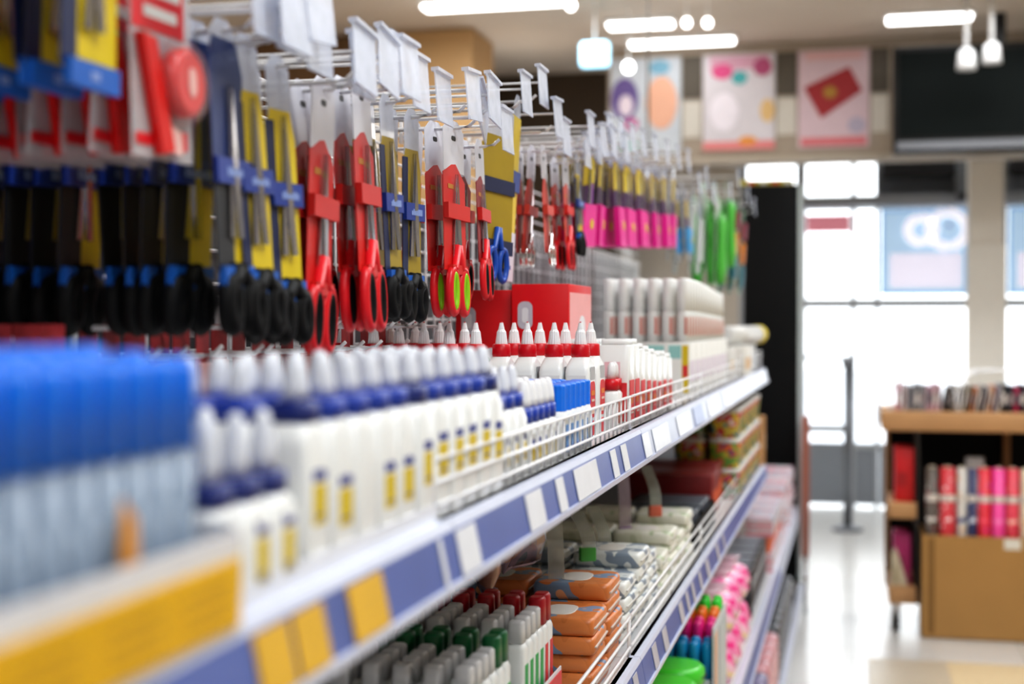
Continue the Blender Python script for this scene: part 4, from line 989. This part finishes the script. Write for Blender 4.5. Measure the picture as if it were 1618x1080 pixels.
for j in range(3):
    for l in [0, 1, 2, 3, 8, 9, 10, 11]:
        v = l % 2; z_ = Z3s+l*.0131 if l < 4 else Z3s+4*.0275+(l-8)*.0131
        put('mag%d' % v, mag(v), (-.31, 4.51+j*.222*.9, z_), 'pale magazine %s the flat orange boxes, %s pile, %s' % ('below' if l < 4 else 'above', ORD[j], ORD[l % 8]), 'magazine', 'pink magazines in piles')
# fourth, lowest shelf: bright bundles seen past the rail
for i, (c, cn, y, n_) in enumerate((('6CBB58', 'green', 2.86, 4), ('8F88AC', 'lilac', 3.36, 4), ('DB9CA4', 'pink', 3.86, 4), ('2C2F38', 'black', 4.36, 8))):
    for j in range(n_):
        def f(c=c, cn=cn):
            t = empty('wrapped_roll'); bd = MB().box(-.09, .055, -.055, .055, 0, .17, mat('wrap_'+cn, c, .25, var=.15, scale=14), .016).build('wrap', t)
            q = MB(); q.box(.0545, .0560, -.03, .03, .05, .12, mat('wraplabel_'+cn, {'green': '9AD88A', 'lilac': 'B4B0CC', 'pink': 'EAC0C4', 'black': '8A909C'}[cn], .4)); q.build('label', bd); return t
        put('roll'+cn, f, (-.27, y+j*.118, Z4+.0006), '%s wrapped bundle on the lowest shelf, %s from the camera in its colour' % (cn, ORD[j]), 'bundle', '%s bundles on the lowest shelf' % cn)
# black end panel
a_, c_ = at(1176, 300, Y=6.12), at(1262, 300, Y=6.12)
t = empty('end_panel'); MB().box(a_.x, c_.x, 6.08, 6.12, 0, at(1200, 293, Y=6.1).z, mat('panel_black', '0B0D10', .6, var=.2, scale=3, spec=.2), .002).build('panel', t)
b = MB(); b.box(c_.x+.001, c_.x+.014, 6.078, 6.122, 0, at(1200, 293, Y=6.1).z, mat('edge_trim', 'C8D4D4', .3)); b.build('edge_trim', t)
tag(t, 'tall black end panel standing behind the gondola, beside the aisle', 'panel')
t = empty('header_strip'); b = MB(); zz = at(1200, 293, Y=6.1).z; b.box(a_.x-.02, c_.x-.02, 6.09, 6.11, zz+.0005, zz+.022, mat('strip_yellow', 'D9CC5A', .4, var=.3, scale=40)); b.build('board', t)
for k in range(4): MB().box(a_.x+.02+k*.05, a_.x+.045+k*.05, 6.085, 6.0899, zz+.004, zz+.018, mat(('strip_red', 'strip_white')[k % 2], ('D8603A', 'ECECE4')[k % 2], .4)).build('print', t)
tag(t, 'thin yellow patterned strip on top of the black panel', 'sign strip')
n = MB(); n.box(c_.x+.02, c_.x+.05, 6.0, 6.05, Z3-.2, EYE-.38, mat('rust_red', 'A86A58', .5)); n.cyl((c_.x+.035, 6.025, 0), (c_.x+.035, 6.025, Z3-.2), .01, STEEL); n = n.build('red_handle_cart'); n.o.name = 'sign_holder'; tag(n, 'narrow rust red sign holder on a thin stand beside the black panel', 'sign holder')

# =================================================================== WOODEN RACK, CARDBOARD BOX
G = 5.70
def gx(px, y=G): return at(px, 700, Y=y).x
def gz(py, y=G): return at(1500, py, Y=y).z
t = empty('display_table'); x0, x1 = gx(1393), 1.35; zt0, zt1 = gz(682), gz(651)
MB().box(x0, x1, G, G+.52, zt0, zt1, WOOD, .004).build('tabletop', t)
for a, b, nm in ((gx(1402), gx(1402)+.018, 'side_panel'), (gx(1602), gx(1614), 'leg'), (x1-.05, x1-.02, 'leg')):
    MB().box(a, b, G+.40, G+.435, .12, zt0-.0005, WOOD, .002).build(nm, t)
MB().box(gx(1405), gx(1449), G+.01, G+.39, gz(822), gz(797), WOOD, .003).build('shelf', t)
MB().box(gx(1405), gx(1449), G+.01, G+.39, gz(958), gz(930), WOOD, .003).build('shelf', t)
MB().box(gx(1449)+.001, gx(1453), G+.02, G+.39, gz(958), zt0-.0005, mat('dark_divider', '3A3836', .5)).build('divider', t)
MB().box(gx(1403), x1-.06, G+.44, G+.46, .12, zt0-.0005, BLKM).build('back_panel', t)
for x in (gx(1418), x1-.06):
    for y in (G+.06, G+.44):
        c = MB().cyl((x-.012, y, .036), (x+.012, y, .036), .035, BLK, seg=18).build('caster', t)
        MB().box(x-.018, x+.018, y-.015, y+.015, .0725, (gz(958) if x < .5 else .12)-.001, STEEL).build('caster_fork', c)
tag(t, 'light wooden display table on black casters holding a row of cards', 'display table')
t = empty('cardboard_box'); bx0, bx1, by0, by1, bz1 = gx(1464, 5.6), 1.0, 5.30, 5.62, gz(846, 5.6)
by0 = 5.64; by1 = 5.93; bx0 = gx(1458, by0); bz1 = gz(846, by0)
b = MB(); 
for a in ((bx0, bx1, by0, by0+.006, .005, bz1), (bx0, bx1, by1-.006, by1, .005, bz1), (bx0, bx0+.006, by0+.0061, by1-.0061, .005, bz1), (bx1-.006, bx1, by0+.0061, by1-.0061, .005, bz1), (bx0+.0061, bx1-.0061, by0+.0061, by1-.0061, .005, .012)): b.box(*a, CBOARD)
bd = b.build('box', t)
MB().box(bx0+.02, bx0+.045, by0-.0008, by0-.0001, .02, bz1-.01, mat('cardboard_dark', '8C6838', .8)).build('crease', bd)
n_ = at(1600, 838, Y=by0); MB().box(n_.x-.03, n_.x+.03, by0-.0012, by0-.0002, bz1-.045, bz1-.005, mat('box_sticker', 'E8E4DA', .5)).build('sticker', bd)
tag(t, 'large open cardboard box on the floor before the wooden table', 'box')
ZP = gz(738, 5.70)
cols = (('5A5048', 'D8D0C8', '7A2A2C', 'patterned dark'), ('C8323C', 'F0D8D8', 'C8323C', 'red and white dotted'), ('C9C4BC', '3A4A78', 'D8A060', 'grey'), ('2E3460', 'C8CCD8', '2E3460', 'navy'), ('D8263A', 'F0506A', 'E03A9A', 'red'), ('EC4A9C', 'F080B8', 'E83A8A', 'hot pink'), ('D83A50', 'E8B8A8', 'B02A38', 'crimson'), ('D8C8B0', 'E8A85A', 'E8E0D0', 'cream and orange'), ('C8D0C4', 'A8B8A8', 'E0E4DC', 'pale mint'), ('C8B49C', '8AA898', 'E0D8C8', 'beige'), ('C83438', 'ECC8C0', 'A82A30', 'brick red'), ('D8404C', 'F0E0D8', 'B83A40', 'red striped'))
xx = bx0+.012
for i, (a, b_, c, nm) in enumerate(cols):
    w_ = (.05, .062, .04, .036, .05, .05, .05, .055, .05, .05, .06, .06)[i]
    if xx+w_ > bx1-.01: break
    t = empty('gift_wrap_roll'); t.o.location = (xx+w_/2, by0+.05, .0125)
    r = w_/2-.0015; bd = MB().loft([(0, r, r, 2.4), (ZP-.0125, r, r, 2.4)], blotch('wrap%d' % i, (b_, a, c), 30, .4), 18).build('roll', t)
    h_ = ZP-.0125; MB().loft([(h_, r*.5, r*.5, 2), (h_+.006, r*.5, r*.5, 2)], mat('roll_core', 'D8C8B0', .6), 12).build('core', bd)
    MB().loft([(h_*.80, r+.0006, r+.0006, 2.4), (h_*.84, r+.0006, r+.0006, 2.4)], mat('roll_band', 'E4DCD4', .4), 18, caps=False).build('band', bd)
    tag(t, nm+' gift wrap roll standing in the cardboard box, %s from the left' % ORD[i], 'gift wrap', 'gift wrap rolls in the cardboard box'); xx += w_+.001
p = at(1540, 722, Y=by0+.16); n = MB(); n.loft([(0, .035, .02, 4), (p.z-.0125, .035, .02, 4)], mat('milky_pack', 'CFCFCF', .3), 16); n = n.build('white_pack'); n.o.location = (p.x, by0+.16, .0125); tag(n, 'tall whitish pack rising behind the rolls in the cardboard box', 'pack')
# items on the table's left shelves
def upright_box(px0, px1, y0, y1, zbase, m1, m2, name, label, cat, ry=0):
    x0, x1 = gx(px0, G+.05), gx(px1, G+.05); h = gz(y0, G+.05)-zbase
    t = empty(name); t.o.location = ((x0+x1)/2, G+.12, zbase+.0005); t.o.rotation_euler = (0, ry, 0)
    bd = MB().box(-(x1-x0)/2, (x1-x0)/2, -.07, .12, 0, h, m1, .002).build('box', t)
    MB().box(-(x1-x0)*.4, (x1-x0)*.1, -.0712, -.0702, h*.3, h*.55, m2).build('label', bd); tag(t, label, cat)
upright_box(1414, 1445, 709, 796, gz(797), mat('box_scarlet', 'CC1F26', .45), mat('box_scarlet_dark', 'A81A20', .5), 'red_box', 'bright red box on the upper left shelf of the wooden table', 'box')
upright_box(1412, 1440, 846, 930, gz(930), mat('box_magenta', 'A82A68', .45), mat('box_magenta_dark', '8C1E50', .5), 'magenta_box', 'magenta box on the bottom left shelf of the wooden table', 'box')
x_ = gx(1409); n = MB(); n.poly([(x_, gz(929)), (gx(1436), gz(929)), (gx(1416), gz(868)), (x_, gz(880))], .02, mat('kraft_cream', 'CBBFA6', .6), 'y', G+.03); n.poly([(x_+.01, gz(925)), (x_+.03, gz(925)), (x_+.02, gz(895)), (x_+.01, gz(900))], .001, mat('kraft_print', 'A89878', .6), 'y', G+.0185)
tag(n.build('paper_bag'), 'cream paper bag leaning before the magenta box', 'bag')
# cards on the table
ztop = zt1+.0006
cc = ['D8A8B4', 'CFC0C4', '8C8C92', '9A9AA0', 'A8A8B0', 'D4B0C0', 'E0BCC8', 'D8C4CC', '5E5048', '4A4640', 'C8C0B8', '6A6258', 'D0CCC4', '8A7860', 'C87848', 'D8D0C8', '50505E', 'D4C8C0', 'D8A078', '8C88A0', 'E0D8D0', '1E1E28', '2A2A38', 'B82858', '24243A', 'C8A8A8', 'B8C0C8', '68707A', 'D8D0C0', 'A84848', 'E0D8D4', '4A5A78']
x = gx(1416)
for i, c in enumerate(cc):
    if x > 1.2: break
    w_ = .0135 if 6 < i < 21 else .02
    t = empty('greeting_card'); t.o.location = (x, G+.10, ztop); t.o.rotation_euler = (0, R(11) if 7 < i < 21 else R(2), 0)
    bd = MB().box(0, w_-.005, -.05, .17, 0, .105-(i % 3)*.004, mat('card_'+c, c, .45), .001).build('card', t)
    MB().box(.0015, w_-.0065, -.0508, -.0501, .03, .07, mat('card_mark%d' % (i % 3), ('E8E0DC', 'B8A8A8', '7C7880')[i % 3], .5)).build('printed_spine', bd)
    tag(t, 'upright card on the wooden table, %s from the left' % (ORD[i] if i < 20 else 'right-hand ' + ORD[i-20] + ' of the dark ones'), 'greeting card', 'cards on the wooden table'); x += w_+.003
DOME = clear('cover_plastic', 'FAFCFF', .5, .25)
def dome(pxa, pxb, hh, label, X1=None):
    xa, xb = gx(pxa), (X1 or gx(pxb)); t = empty('clear_cover'); b = MB(); n = 18; y0, y1 = G+.02, G+.32
    pr = []
    for k in range(n+1):
        a = math.pi*k/n; c = math.cos(a); s_ = math.sin(a); pr.append(((xa+xb)/2-(xb-xa)/2*math.copysign(abs(c)**.55, c), ztop+hh*abs(s_)**.6))
    for k in range(n):
        (p, q), (r_, s_) = pr[k], pr[k+1]
        b.faces([b.b.faces.new([b.b.verts.new(v) for v in ((p, y0, q), (r_, y0, s_), (r_, y1, s_), (p, y1, q))])], DOME, True)
    b.build('hood', t)
    b = MB(); b.tube([(p, y0, q) for p, q in pr], .004, clear('cover_rim', 'F8FAFF', .75), 6); b.build('rim', t); tag(t, label, 'cover')
dome(1406, 1512, gz(598)-zt1, 'clear plastic cover over the left cards on the wooden table')
dome(1516, 1640, gz(585)-zt1, 'taller clear plastic cover over the dark cards at the photo edge')

# render look
sc = bpy.context.scene
sc.view_settings.view_transform = 'Standard'; sc.view_settings.exposure = .15
for lk in ('Medium High Contrast', 'High Contrast'):
    try: sc.view_settings.look = lk; break
    except Exception as e: print('LABELlook', e)
sc.cycles.max_bounces = 8; sc.cycles.transparent_max_bounces = 24; sc.cycles.use_denoising = True
sc.cycles.caustics_reflective = False; sc.cycles.caustics_refractive = False
try: sc.cycles.sample_clamp_indirect = 6
except Exception: pass

_seen = {}
for o in bpy.data.objects:
    l = o.get('label')
    if l and not o.parent:
        if not 4 <= len(l.split()) <= 16: print('LABELLEN', len(l.split()), l)
        _seen[l] = _seen.get(l, 0)+1
for l, n in _seen.items():
    if n > 1: print('DUPLABEL', n, l)
